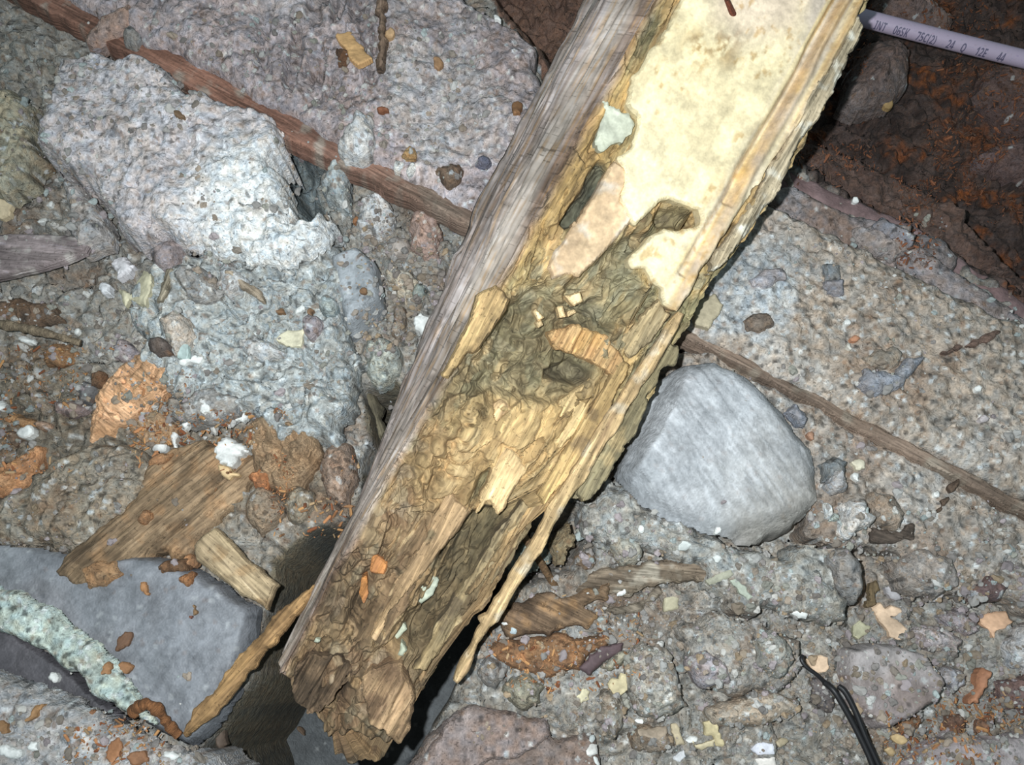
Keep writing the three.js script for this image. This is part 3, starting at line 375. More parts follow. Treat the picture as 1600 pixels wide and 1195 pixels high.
const crumb = (u, v) => { let d = -1; for (const P of rotZones) d = Math.max(d, -sdf(P, u, v)); return sstep(-0.004, 0.005, d + 0.014 * (fbm(u * 60, v * 45, 3, 252) - 0.5)); };
const layer = (u, v) => 8 * fbm(u * 70 + 0.35 * noise(u * 200, v * 120, 31), v * 15 + 0.5 * noise(u * 150, v * 90, 32) + 2.2 * noise(u * 110, 0.5, 33), 5, 209);
const faceDepth = (u, v) => {
  let h = -0.004 + 0.0075 * (fbm(u * 75, v * 26, 4, 201) - 0.5) + 0.005 * (fbm(u * 240, v * 70, 3, 202) - 0.5); const w = worley(u * 95, v * 48, 203); h += 0.0042 * (w[2] - 0.5);
  h += 0.002 * (fbm(u * 420, v * 300, 2, 206) - 0.5); const lk = layer(u, v), fr = lk - Math.floor(lk), cr = crumb(u, v); h += 0.0024 * (1 - cr) * (Math.floor(lk) - 3.5 + sstep(0.86, 1, fr)); if (cr > 0) h += cr * (crumbs(u, v) - 0.001);
  for (const [P, dep, soft, , , r] of eaten) { const d = -sdf(P, u, v) + 0.004 * (fbm(u * 130, v * 130, 3, 204) - 0.5); if (d > 0) h -= dep * sstep(0, soft, d) - (r - 1) * 0.008 * (fbm(u * 110, v * 110, 4, 205) - 0.5) * sstep(0, soft, d); }
  if (h > -0.001) h = -0.001 + (h + 0.001) * 0.25; if (sdf(paleArea, u, v) < 0.002) h = Math.min(h, -0.0045);
  return h;
};
const faceTone = (u, v) => {
  const f = fbm(u * 170, v * 40, 4, 211), g = fbm(u * 60, v * 36, 4, 212), q = fbm(u * 380, v * 240, 3, 213), low = sstep(0.2, 0.06, v);  // low: browner lower end, with the weaker light there put into the tone
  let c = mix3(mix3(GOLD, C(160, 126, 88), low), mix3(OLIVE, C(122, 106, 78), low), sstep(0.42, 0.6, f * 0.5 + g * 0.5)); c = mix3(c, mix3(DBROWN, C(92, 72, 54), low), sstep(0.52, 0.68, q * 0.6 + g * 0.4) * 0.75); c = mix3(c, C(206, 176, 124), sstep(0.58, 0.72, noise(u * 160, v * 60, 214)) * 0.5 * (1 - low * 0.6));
  const lk = layer(u, v), lev = hash(Math.floor(lk), 3, 4); c = mix3(c, [C(180, 150, 100), C(126, 120, 88), C(206, 184, 138), C(112, 92, 64), C(150, 146, 124), C(166, 128, 80)][Math.floor(lev * 6)], 0.55); if (lk - Math.floor(lk) > 0.9) c = mix3(c, C(206, 186, 146), 0.4);
  const cr = crumb(u, v); if (cr > 0) { const w = worley(u * 150 + 0.8 * noise(u * 260, v * 260, 1), v * 150, 253), i2 = w[2], e2 = w[1] - w[0], b2 = fbm(u * 80, v * 80, 3, 254); let k = mix3([C(150, 144, 118), C(128, 116, 82), C(176, 152, 112), C(108, 100, 78), C(166, 158, 140), C(120, 92, 64)][Math.floor(i2 * 6)], low > 0.5 ? C(140, 114, 86) : C(136, 128, 96), 0.35 + 0.3 * b2); k = mul3(k, 0.8 + 0.4 * q); if (e2 < 0.1) k = mul3(k, 0.75); c = mix3(c, k, cr * 0.85); }
  const w = worley(u * 170, v * 90, 215); if (w[2] < 0.14) c = mix3(c, GREYG, 0.7 * sstep(0.5, 0.3, w[0])); else if (w[2] > 0.9) c = mix3(c, BUFF, 0.6 * sstep(0.5, 0.3, w[0]));
  const dg = -sdf(zone.gold, u, v) + 0.006 * (fbm(u * 90, v * 60, 3, 6) - 0.5); if (dg > -0.004) c = mix3(c, mix3(C(186, 150, 84), C(128, 102, 62), q), sstep(-0.004, 0.004, dg) * 0.75);
  const dt = -sdf(zone.tan, u, v) + 0.012 * (fbm(u * 70, v * 50, 3, 8) - 0.5); if (dt > -0.01) c = mix3(c, mix3(C(206, 174, 116), C(160, 128, 82), q), sstep(-0.004, 0.006, dt) * 0.6);
  for (const [P, , soft, c1, c2, r2] of eaten) { const d = -sdf(P, u, v) + 0.004 * (fbm(u * 130, v * 130, 3, 204) - 0.5); if (d > 0) c = mix3(c, mix3(c1, c2, clamp(q * 2.2 - 0.5)), sstep(0, soft, d) * (r2 > 1.3 ? 0.45 : 0.85)); }
  c = mix3(c, mix3(C(134, 104, 78), C(92, 74, 58), q), sstep(0.17, 0.04, v) * 0.5); return calm(mul3(c, 0.88 + 0.24 * noise(u * 700, v * 420, 7)), 0.14);  // dimmer light at the lower end mixed into the wood colour
};
const post = new THREE.Group(); post.name = 'rotten_timber'; { const q = b3.clone(); post.position.copy(q); } scene.add(post); post.updateMatrixWorld(true);
tag(post, 'thick termite-eaten wooden post slanting over the rubble into the dark hole', 'post');
{
  const NS = 70, NF = 230, NR = 40, NC = NS + NF + NR, MV = 760, v1 = fp([[1195, -300]])[0][1], pos = [], col = [], uvs = [], idx = [];
  const sideTone = (t, v) => { const f = fbm(t * 46, v * 30, 4, 221), g = fbm(t * 5, v * 9, 3, 222), k = fbm(t * 120, v * 60, 3, 223), up = sstep(0.1, 0.3, v); let c = mix3(C(166, 158, 160), C(128, 114, 110), clamp(f * 2.4 - 0.75)); c = mix3(c, C(108, 84, 64), clamp((t - 0.5) * 2.2) * 0.62 * (0.5 + f)); c = mix3(c, C(184, 176, 170), clamp((g - 0.52) * 5) * 0.55); c = mix3(c, C(150, 116, 70), clamp((k - 0.58) * 6) * 0.55); return mul3(c, 0.9 + 0.2 * noise(t * 160, v * 60, 3)); };
  for (let i = 0; i <= MV; i++) for (let j = 0; j <= NC; j++) {
    const s = i / MV; let u, v, n, c;
    if (j < NS) { // weathered left side
      const t = j / NS; v = mix(timberEnd(-1), v1, s); const ur = ridgeU(v), ul = leftU(v); const bulge = 0.0055 * (fbm(t * 6, v * 16, 3, 231) - 0.5) + 0.0028 * (fbm(t * 28, v * 22, 4, 232) - 0.5) + 0.0016 * (fbm(t * 90, v * 26, 3, 233) - 0.5), k = Math.sin(Math.PI * Math.min(1, t * 1.05));
      const nr = mix(-0.004, faceDepth(ur, v), sstep(0.86, 1, t)); u = mix(ul, ur, t) - (bulge * (0.4 + 0.6 * k) + 0.003 * k) - (t < 0.12 ? 0.004 * (fbm(v * 60, 3, 3, 9) - 0.5) : 0); n = mix(-0.052, nr, t); c = sideTone(t, v);
    } else if (j <= NS + NF) {
      const t = (j - NS) / NF; let vv = mix(0, v1, s), ur = ridgeU(vv), ue = rightU(vv); u = mix(ur, ue, t); const ve = timberEnd(u) + 0.006 * (fbm(u * 160, 5, 3, 241) - 0.5); v = mix(ve, v1, s); u = mix(ridgeU(v), rightU(v), t) + (t > 0.97 ? 0.004 * (fbm(v * 150, 2, 4, 242) - 0.5) : 0);
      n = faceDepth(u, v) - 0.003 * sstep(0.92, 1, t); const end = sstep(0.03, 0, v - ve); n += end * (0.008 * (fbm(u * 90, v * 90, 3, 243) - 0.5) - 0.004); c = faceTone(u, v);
      if (t < 0.05) c = mix3(sideTone(1, v), c, t / 0.05);
    } else {
      const t = (j - NS - NF) / NR; v = mix(timberEnd(1), v1, s); const ue = rightU(v), n0 = faceDepth(ue, v) - 0.003; u = ue + 0.004 * (fbm(v * 150, 2, 4, 242) - 0.5) * (1 - t) - t * 0.006 + 0.005 * (fbm(t * 5, v * 40, 3, 244) - 0.5) * Math.min(1, t * 6); n = mix(n0, -0.05, t); c = mix3(C(140, 126, 90), C(104, 88, 66), fbm(t * 20, v * 60, 3, 245));
    }
    if (i === 0) { n = n * 0.8 - 0.004; }
    pos.push(b3.x + tU.x * u + axis.x * v + tN.x * n - b3.x, tU.y * u + axis.y * v + tN.y * n, tU.z * u + axis.z * v + tN.z * n);
    const k = MEAN.wood; col.push(c[0] * k, c[1] * k, c[2] * k); uvs.push((u - n * 0.9) / TILE, v / TILE);
  }
  const R = NC + 1;
  for (let i = 0; i < MV; i++) { for (let j = 0; j < NC; j++) { const a = i * R + j; idx.push(a, a + 1, a + R + 1, a, a + R + 1, a + R); } const a = i * R + NC, b = i * R; idx.push(a, b, b + R, a, b + R, a + R); }
  for (const i of [0, MV]) { let x = 0, y = 0, z = 0; for (let j = 0; j <= NC; j++) { x += pos[(i * R + j) * 3]; y += pos[(i * R + j) * 3 + 1]; z += pos[(i * R + j) * 3 + 2]; } const m = pos.length / 3; pos.push(x / R, y / R, z / R); col.push(...mul3(C(110, 84, 60), 2)); uvs.push(0, 0); for (let j = 0; j <= NC; j++) { const a = i * R + j, b = i * R + (j + 1) % R; i ? idx.push(a, b, m) : idx.push(b, a, m); } }
  const geo = new THREE.BufferGeometry(); geo.setAttribute('position', new THREE.Float32BufferAttribute(pos, 3)); geo.setAttribute('color', new THREE.Float32BufferAttribute(col, 3)); geo.setAttribute('uv', new THREE.Float32BufferAttribute(uvs, 2)); geo.setIndex(idx); geo.computeVertexNormals();
  const mesh = new THREE.Mesh(geo, M.wood); mesh.name = 'eaten_core'; mesh.castShadow = mesh.receiveShadow = true; post.add(mesh);
}
// layers, flakes and slivers still standing on the face
function flake(name, px, o) {
  const P = fp(px, o.n ?? 0.001), n = o.n ?? 0.001;
  const geo = patch(face, P, { g: 0.0007, rough: 0.0016, rf: 200, ax: 1, ay: 0.5, thick: 0.004, edge: 0.0012, sink: 0.006, rim: 0.5, mat: 'wood', stamp: false, seed: Math.round(px[0][0]), h: grainRelief(o.relief ?? 0.002, 0, px[0][1] | 0), ...o, base: o.base ?? (() => n - (o.thick ?? 0.004)) });
  const m = place(geo, name, M[o.mat ?? 'wood'], post); if (o.label) m.userData.label = o.label; return m;
}
{
  const pw = plain(C(226, 206, 162), { c2: C(238, 224, 188), seed: 301, f: 30, vary: 0.1 }), hz = fp([[1180, 110], [1215, 160], [1190, 180], [1130, 90]]), stain = fp([[1075, 50], [1150, 60], [1140, 100], [1060, 100]]), grey = fp([[1270, -60], [1400, -60], [1335, 30], [1280, 130], [1200, 260], [1110, 400], [1060, 480], [1050, 430], [1100, 330], [1170, 220], [1240, 110]]), pink = fp([[1110, 0], [1240, -60], [1300, -20], [1240, 60], [1160, 60], [1120, 30]]), foxed = fp([[1085, 330], [1200, 180], [1215, 200], [1080, 440], [1050, 440]]), gro = [[1325, 20, 1180, 290], [1300, 20, 1150, 290], [1275, 60, 1080, 400]].map(([a, b, c, d]) => fp([[a, b], [c, d]]));
  flake('pale_wood_layer', PALE_PX, { thick: 0.005, n: 0.0022, seed: 302, g: 0.0008, mat: 'chip', label: 'pale cream sheet of sound wood with a jagged lower edge',
    h: (u, v) => { let h = 0.0022 * (fbm(u * 40, v * 9, 3, 303) - 0.5) + 0.0012 * (fbm(u * 300, v * 26, 3, 304) - 0.5); for (const [a, b] of gro) { const t = clamp((v - b[1]) / (a[1] - b[1])), x = mix(b[0], a[0], t), q = Math.abs(u - x - 0.002 * (noise(v * 60, 1, 5) - 0.5)); if (v > b[1] - 0.01) h -= 0.0026 * sstep(0.0035, 0.0005, q); } return h; },
    col: (u, v) => { let c = pw(u, v); const w = 0.01 * (fbm(u * 90, v * 60, 4, 5) - 0.5), q = fbm(u * 260, v * 160, 3, 6), p = (P, s) => sstep(-s, s, -sdf(P, u, v) + w); c = mix3(c, mix3(C(190, 158, 104), C(128, 98, 60), q), p(stain, 0.006) * clamp((fbm(u * 300, v * 220, 4, 61) - 0.42) * 7) * 0.85); c = mix3(c, C(216, 190, 176), p(pink, 0.012) * 0.55); { const st = fbm(u * 300 + 2, v * 9 + noise(u * 200, 0.5, 9), 3, 10); c = mix3(c, mix3(C(186, 172, 160), mix3(C(222, 196, 146), C(200, 152, 84), sstep(0.6, 0.7, st)), sstep(0.42, 0.58, st)), p(grey, 0.006) * 0.75); } c = mix3(c, C(196, 158, 92), p(foxed, 0.006) * clamp((fbm(u * 150, v * 60, 3, 7) - 0.46) * 6) * 0.75);
      for (const [a, b] of gro) { const t = clamp((v - b[1]) / (a[1] - b[1])), x = mix(b[0], a[0], t), d = Math.abs(u - x - 0.003); c = mix3(c, mix3(C(204, 160, 90), C(186, 166, 148), q), sstep(0.003, 0.001, d) * 0.55); }
      return mul3(mix3(c, C(176, 136, 74), clamp((fbm(u * 420, v * 260, 3, 8) - 0.62) * 9) * 0.6 * sstep(0.45, 0.6, fbm(u * 60, v * 40, 3, 12))), 1); } });
  flake('wood_tongue', [[962, 248], [980, 268], [972, 314], [990, 344], [970, 366], [948, 390], [928, 412], [906, 430], [884, 426], [864, 436], [856, 418], [874, 384], [898, 352], [920, 312], [942, 278]], { thick: 0.006, n: 0.001, label: 'tan tongue of split wood under the pale layer', relief: 0.0012, mat: 'chip', col: timber(C(220, 184, 134), C(202, 160, 108), { seed: 311, spot: C(216, 198, 176) }) });
  flake('wood_flake', [[799, 467], [786, 490], [747, 549], [738, 552], [730, 548], [702, 596], [688, 588], [722, 528], [748, 462], [776, 440]], { thick: 0.006, n: 0.0005, label: 'golden split flake along the ridge', col: timber(C(210, 176, 112), C(160, 124, 68), { seed: 313, spot: C(122, 98, 56) }) });
  flake('wood_flake', [[780, 628], [815, 640], [798, 682], [770, 710], [760, 690], [765, 640]], { thick: 0.004, n: -0.002, col: timber(C(216, 180, 126), C(186, 148, 98), { seed: 315 }) });
  flake('wood_flake', [[792, 690], [816, 716], [828, 736], [810, 760], [778, 806], [764, 786], [742, 806], [752, 770], [772, 726]], { thick: 0.005, n: -0.001, label: 'pale forked sliver', col: timber(C(222, 188, 130), C(196, 156, 100), { seed: 317 }) });
  flake('wood_flake', [[838, 632], [872, 634], [864, 674], [848, 682], [829, 676]], { thick: 0.004, n: -0.003, col: timber(C(222, 184, 112), C(196, 154, 86), { seed: 319 }) });
  flake('wood_flake', [[876, 626], [928, 590], [934, 610], [912, 660], [880, 706], [858, 700], [870, 660]], { thick: 0.005, n: -0.003, col: timber(C(206, 176, 116), C(168, 138, 86), { seed: 321 }) });
  flake('wood_flake', [[884, 700], [912, 655], [945, 600], [968, 560], [985, 570], [955, 640], [900, 735], [850, 790], [838, 775]], { thick: 0.004, n: -0.002, col: timber(C(200, 164, 96), C(150, 120, 70), { seed: 323, spot: C(116, 92, 58) }) });
  flake('wood_flake', [[858, 520], [906, 505], [950, 525], [978, 560], [962, 590], [930, 572], [900, 552], [870, 545]], { thick: 0.005, n: -0.003, label: 'crumbly amber flake in the middle of the cavity', mat: 'wood', col: timber(C(216, 180, 120), C(190, 136, 66), { seed: 325, spot: C(222, 170, 80) }), relief: 0.005 });
  flake('wood_flake', [[1000, 500], [1030, 470], [1052, 490], [1010, 540], [985, 560], [970, 530]], { thick: 0.004, n: -0.003, col: timber(C(190, 164, 116), C(150, 134, 100), { seed: 327 }), relief: 0.004 });
  flake('wood_flake', [[700, 770], [736, 800], [700, 850], [660, 900], [610, 960], [588, 1000], [572, 990], [610, 930], [660, 840]], { thick: 0.004, n: -0.0015, label: 'tan rib of wood left between two grooves', col: timber(C(186, 150, 104), C(142, 112, 78), { seed: 329, spot: C(110, 96, 66) }), relief: 0.004 });
  flake('wood_flake', [[834, 806], [822, 838], [790, 890], [742, 950], [700, 1000], [664, 1050], [640, 1050], [690, 970], [740, 890], [784, 822], [818, 786]], { thick: 0.004, n: -0.003, label: 'knobbly rib of wood at the lower right edge', col: timber(C(172, 146, 100), C(122, 108, 78), { seed: 331, spot: C(96, 80, 58) }), relief: 0.006 });
  flake('edge_crust', [[1062, 540], [1056, 570], [1030, 576], [1034, 598], [1016, 618], [1000, 660], [982, 690], [958, 742], [944, 770], [912, 782], [892, 776], [925, 720], [970, 650], [1010, 580], [1044, 530]], { thick: 0.005, n: -0.002, rough: 0.003, label: 'dark olive crust along the right edge', relief: 0.004, col: timber(C(140, 128, 92), C(108, 98, 72), { seed: 333, spot: C(176, 150, 96) }) });
  flake('edge_crust', [[1338, 30], [1352, 40], [1340, 70], [1300, 150], [1240, 250], [1215, 300], [1160, 385], [1120, 425], [1098, 440], [1150, 350], [1220, 240], [1280, 130]], { thick: 0.005, n: 0.0, rough: 0.003, label: 'gnawed grey-buff rim along the upper right edge', relief: 0.004, col: timber(C(196, 178, 148), C(146, 132, 106), { seed: 335, spot: C(214, 214, 206) }) });
  flake('wood_sliver', [[1062, 486], [1072, 490], [1046, 540], [996, 622], [944, 704], [900, 772], [868, 822], [850, 866], [836, 880], [800, 934], [778, 972], [764, 980], [748, 1012], [732, 1050], [716, 1073], [707, 1066], [722, 1030], [742, 994], [756, 978], [748, 968], [762, 962], [788, 916], [822, 860], [846, 818], [890, 744], [950, 647], [1010, 560]], { thick: 0.004, n: 0.003, sink: 0.001, edge: 0.0015, rough: 0.0012, label: 'long thin sliver peeling away from the right edge and hanging free', relief: 0.0015, col: timber(C(214, 182, 124), C(170, 134, 88), { seed: 337, spot: C(196, 180, 156) }) });
  flake('end_flap', [[566, 1062], [600, 1045], [628, 1040], [640, 1075], [652, 1096], [640, 1130], [622, 1166], [600, 1150], [582, 1130], [570, 1100]], { thick: 0.006, n: 0.004, rough: 0.003, label: 'curled tan flap of wood at the broken lower end', relief: 0.006, col: timber(C(186, 150, 108), C(150, 116, 80), { seed: 339, spot: C(116, 86, 58) }) });
  flake('end_flap', [[450, 1055], [480, 1020], [530, 1030], [560, 1050], [520, 1085], [500, 1130], [470, 1110], [446, 1085]], { thick: 0.006, n: 0.0, rough: 0.004, label: 'brown crumbling knob at the broken lower end', relief: 0.01, mat: 'wood', col: timber(C(140, 112, 82), C(106, 82, 60), { seed: 341, spot: C(84, 66, 48) }) });
  flake('mould_patch', [[948, 160], [968, 172], [990, 188], [985, 205], [972, 222], [945, 232], [930, 226], [938, 190]], { thick: 0.003, n: 0.001, mat: 'chip', rough: 0.003, label: 'greenish-white mould patch beside the pale layer', col: plain(C(206, 206, 188), { c2: C(170, 172, 150) }), h: rubbly(0.002) });
  for (const [k, px] of [[[672, 900], [684, 908], [676, 930], [658, 944], [648, 938], [660, 916]], [[628, 976], [634, 984], [618, 1002], [608, 998], [616, 982]], [[490, 994], [504, 1000], [500, 1008], [488, 1006]], [[628, 1006], [640, 1016], [630, 1028], [622, 1024]]].entries()) flake('lichen_spot', px, { thick: 0.0025, n: k < 2 ? -0.009 : -0.001, g: 0.0005, mat: 'chip', rough: 0.0015, label: k ? undefined : 'whitish-green lichen spot', col: plain(C(190, 194, 176), { c2: C(160, 164, 142) }), h: rubbly(0.001), sink: 0.004 });
  for (const [k, px] of [[[832, 486], [838, 482], [850, 496], [842, 502]], [[872, 480], [880, 478], [884, 494], [876, 496]], [[886, 486], [898, 482], [902, 488], [888, 496]], [[884, 462], [906, 456], [912, 470], [898, 478]], [[838, 504], [846, 500], [850, 508], [842, 512]]].entries()) flake('wood_chip', px, { thick: 0.003, n: -0.004, g: 0.0005, rough: 0.0006, label: k ? undefined : 'fresh pale chip lodged in the cavity', col: timber(C(236, 206, 150), C(220, 186, 128), { seed: 350 + k }), sink: 0.006 });
  place(paint(new THREE.CylinderGeometry(0.0011, 0.0016, 0.012, 12).rotateZ(0.5).translate(...(() => { const q = fp([[1140, 14]], 0.004)[0]; return face.o.clone().addScaledVector(tU, q[0]).addScaledVector(axis, q[1]).addScaledVector(tN, 0.005).toArray(); })()), C(128, 70, 52), MEAN.wood), 'rust_nail', M.wood, post).userData.label = 'reddish rusty nail stub in the pale wood';
  for (const [k, px] of [[[566, 905], [572, 902], [574, 930], [568, 942], [562, 930]], [[578, 872], [588, 866], [606, 880], [600, 900], [580, 895]]].entries()) flake('rust_fibre', px, { thick: 0.004, n: -0.002, g: 0.0006, rough: 0.0012, label: k ? undefined : 'bright orange fibre caught on the face', col: timber(C(206, 132, 40), C(176, 106, 40), { seed: 360 + k }), sink: 0.008 });
}

// ================================================================ SMALLER THINGS
let count = 0;
const TONES = { grey: GREY, teal: TEAL, pale: PALE, lilac: LILAC, warm: WARM, brown: BROWN, pink: C(172, 146, 134), white: C(214, 214, 210), yellow: C(172, 160, 130), dark: C(110, 108, 108) };
function stone(label, px, mm, tone, o = {}) {   // a broken lump of concrete, mortar or stone
  mm *= 1.25; const s = 400 + 7 * count++, c = Array.isArray(tone) ? tone : TONES[tone];
  return lay(o.name ?? 'stone', label, o.category ?? 'stone', px, { thick: mm / 1000, edge: mm / 1000 * (o.round ?? 0.7), rough: o.rough ?? 0.0018, rf: 210, g: o.g ?? 0.0007, rim: 0.2, seed: s, sink: 0.004, mat: o.mat ?? 'conc', h: (o.pop ? popcorn : rubbly)((o.relief ?? 0.28) * mm / 1000, { seed: s + 1, size: o.pop ? 190 : 110 }), col: o.col ?? conc(c, { seed: s + 2, dirt: o.dirt ?? 0.5, specks: o.specks ?? 0.8, vary: 0.45, dust: o.dust ?? 0.6 }), ...o.x });
}
function chip(label, px, mm, c, o = {}) {       // a flake of paint, plaster or wood
  const s = 600 + 7 * count++; if (o.category === 'wood') { c = calm(c, 0.25); o.c2 = o.c2 && calm(mul3(c, 0.75), 0.1); mm *= 0.8; }
  return lay(o.name ?? 'paint_flake', label, o.category ?? 'flake', px, { thick: mm / 1000, edge: mm / 1000 * 0.6, rough: (o.rough ?? 0.0007) * 1.5, rf: 300, clean: true, g: o.g ?? 0.00045, rim: 0.6, seed: s, sink: 0.002, lift: o.lift ?? 0.0008, mat: o.mat ?? 'chip', h: (u, v) => (o.relief ?? 0.0008) * (fbm(u * 160, v * 160, 3, s) - 0.5), col: o.col ?? plain(c, { seed: s + 1, vary: o.vary ?? 0.16, c2: o.c2 }), slope: o.slope ?? 0.6, tilt: o.tilt, group: o.group, ...o.x });
}
function crumbly(label, px, mm, c, c2, o = {}) { c = calm(c, 0.25); c2 = calm(c2, 0.3); // soft rotten fibre or sawdust cake
  const s = 800 + 7 * count++;
  return lay(o.name ?? 'rotten_wood_lump', label, o.category ?? 'wood', px, { thick: mm / 1000, edge: mm / 1000 * 0.8, rough: o.rough ?? 0.0018, rf: 240, g: 0.0006, rim: 0.2, seed: s, sink: 0.004, mat: 'conc', h: rubbly((o.relief ?? 0.5) * mm / 1000, { seed: s, size: 160, fine: 1.6 }), col: plain(c, { seed: s, c2, vary: 0.5, f: 160 }), ...o.x });
}
function woodPiece(name, label, category, px, mm, c, c2, turn, o = {}) {
  const s = 900 + 7 * count++; const t1 = timber(c, c2, { turn, seed: s, spot: o.spot }), fleck = calm(mul3(c2, 0.45), 0.2);
  return lay(name, label, category, px, { thick: mm / 1000, edge: mm / 1000 * 0.6, rough: o.rough ?? 0.0024, rf: 190, g: 0.0006, rim: 0.45, clean: true, seed: s, sink: 0.002, mat: 'wood', turn, h: grainRelief((o.relief ?? 0.35) * mm / 1000, turn, s), col: (u, v) => mix3(t1(u, v), fleck, clamp((fbm(u * 120, v * 120, 4, s + 9) - 0.52) * 6) * 0.55), ...o.x });
}
// in the pit and along the top
stone('rounded brown rock standing in the dark pit below the cable', [[1322, 148], [1336, 100], [1352, 60], [1400, 48], [1432, 70], [1428, 120], [1398, 150], [1350, 162]], 26, C(112, 94, 88), { name: 'rock', category: 'rock', round: 0.9, relief: 0.14, specks: 0.3, x: { y: -0.085, slope: 0 } });
stone('dusky brown rock at the far right of the pit', [[1550, 225], [1580, 208], [1620, 215], [1660, 250], [1620, 280], [1565, 262]], 18, C(108, 88, 84), { name: 'rock', category: 'rock', specks: 0.3 });
stone('rounded plum-grey stone half sunk in the orange sawdust', blob(1565, 228, 22, 14, 10, 3), 12, C(112, 92, 92), { specks: 0.2 });
stone('long brown rock behind the cable at the top edge', [[1380, -40], [1440, -30], [1500, 20], [1490, 52], [1420, 25], [1360, 5]], 18, C(108, 84, 76), { name: 'rock', category: 'rock', specks: 0.3 });
stone('dusty brown rock in the pit at the right frame edge', [[1545, 100], [1600, 90], [1680, 140], [1660, 200], [1590, 180], [1540, 130]], 22, C(106, 86, 82), { name: 'rock', category: 'rock', specks: 0.3 });
chip('small cream chip lying on the sawdust in the pit', blob(1393, 155, 10, 7, 0, 4), 3, C(176, 146, 100));
stone('square grey slip of stone on the ledge by the pit', [[1338, 350], [1380, 345], [1425, 352], [1424, 390], [1400, 402], [1350, 385]], 8, C(150, 140, 136), { specks: 0.4, relief: 0.12 });
stone('grey angular slip of stone beside a dark crack on the ledge', [[1430, 362], [1475, 372], [1500, 400], [1490, 425], [1440, 408]], 8, C(138, 128, 126), { specks: 0.4, relief: 0.14 });
stone('blue-grey pointed slip of stone at the top of the ledge', [[1366, 348], [1382, 332], [1440, 362], [1430, 380]], 6, C(130, 126, 130), { specks: 0.3, relief: 0.1 });
chip('tiny white speck of plaster on the dusty edge of the pit', blob(1336, 314, 5, 4, 0, 2), 2, WHITE);
// upper slab, left of the timber
stone('pale triangular stone standing above the wooden strip', [[522, 208], [538, 180], [556, 160], [577, 174], [578, 220], [556, 230], [530, 222]], 14, C(190, 188, 186), { relief: 0.15, specks: 0.4 });
chip('large tan flake stuck high on the slab beside a brown stain', [[522, 45], [530, 50], [546, 44], [556, 62], [566, 72], [574, 88], [581, 94], [562, 110], [548, 98], [542, 80], [530, 66]], 3, C(214, 170, 118), { tilt: [0, -0.25] });
crumbly('brown fibre clump beside the large tan flake', blob(533, 84, 13, 12, 0, 5), 7, C(122, 80, 44), C(90, 60, 40));
chip('small tan flake to the right of the large tan flake', blob(608, 54, 8, 7, 0, 8), 3, C(196, 160, 120));
stone('flat pinkish stone above the wooden strip near the top left', [[112, 45], [150, 14], [200, 2], [210, 20], [196, 34], [165, 44], [130, 56]], 8, 'pink', { relief: 0.15, specks: 0.3 });
stone('small rounded grey stone in a dark nook above the wooden strip', blob(200, 50, 14, 13, 0, 9, 0.15), 8, 'grey', { round: 0.9 });
stone('tan triangular stone above the wooden strip', [[628, 238], [640, 224], [654, 228], [650, 246], [632, 244]], 7, C(170, 136, 94));
stone('brown-grey stone above the strip close to the timber', [[682, 262], [706, 248], [724, 258], [720, 280], [696, 286]], 8, 'brown', { dust: 1.2 });
stone('dark blue-grey pebble above the strip close to the timber', blob(754, 247, 13, 9, 0, 11), 7, C(110, 110, 124), { round: 1, specks: 0.2 });
stone('white pebble next to the tan triangular stone', blob(620, 254, 8, 7, 0, 12), 5, 'white');
stone('long white pebble under the tan triangular stone', blob(641, 258, 11, 6, -50, 13), 5, 'white');
chip('rust-coloured wood crumb above the strip', blob(598, 171, 10, 4, 0, 14), 3, RUST, { name: 'wood_crumb', category: 'wood' });
chip('amber crumb on the white part of the slab', blob(685, 100, 7, 10, -20, 15), 3, C(172, 124, 74), { name: 'wood_crumb', category: 'wood' });
chip('brown fallen leaf scrap beside the timber edge', blob(808, 170, 8, 14, 10, 16), 4, C(150, 100, 48), { name: 'wood_crumb', category: 'wood' });
chip('tiny white speck at the top corner of the slab', blob(778, 30, 6, 4, 10, 17), 2, WHITE);
woodPiece('twig', 'thin brown twig standing on the slab at the top', 'twig', [[588, -20], [600, -20], [604, 60], [598, 105], [588, 100], [590, 40]], 6, C(124, 100, 82), C(98, 78, 66), 0);
// left of the strip
stone('grey angular shard below the wooden strip', [[500, 292], [518, 266], [532, 250], [546, 262], [548, 300], [546, 332], [524, 318], [506, 306]], 13, C(160, 166, 166), { relief: 0.12, specks: 0.5 });
stone('knobbly pale chunk between the strip and the crusty slab', [[553, 346], [560, 324], [570, 310], [588, 303], [608, 312], [616, 335], [610, 352], [590, 364], [562, 360]], 14, 'pale', { pop: true, relief: 0.3 });
stone('smooth pinkish-grey pebble under the knobbly pale chunk', blob(620, 381, 22, 17, 15, 21, 0.12, 11), 9, C(164, 154, 146), { mat: 'stone', round: 1, relief: 0.06, specks: 0.2 });
stone('pinkish mortar block against the strip near the timber', [[638, 345], [652, 328], [676, 338], [690, 360], [684, 392], [660, 400], [642, 382]], 11, 'pink');
stone('cream pitted stone with a brown fleck beside the timber', [[600, 422], [616, 417], [640, 421], [654, 438], [640, 455], [632, 466], [618, 452]], 11, C(200, 190, 172), { relief: 0.2 });
stone('knobbly round concrete lump beside the hole', [[566, 542], [572, 528], [584, 532], [592, 523], [610, 528], [626, 546], [622, 572], [604, 588], [584, 592], [570, 576]], 17, C(176, 178, 168), { name: 'concrete_chunk', category: 'concrete', pop: true, relief: 0.3 });
stone('slender beige stone above the knobbly round lump', [[610, 484], [622, 470], [630, 474], [632, 508], [620, 528], [608, 510]], 10, 'warm', { dust: 1 });
stone('small teal-grey stone next to the cream pitted stone', blob(655, 455, 10, 15, 35, 23), 7, C(140, 146, 138));
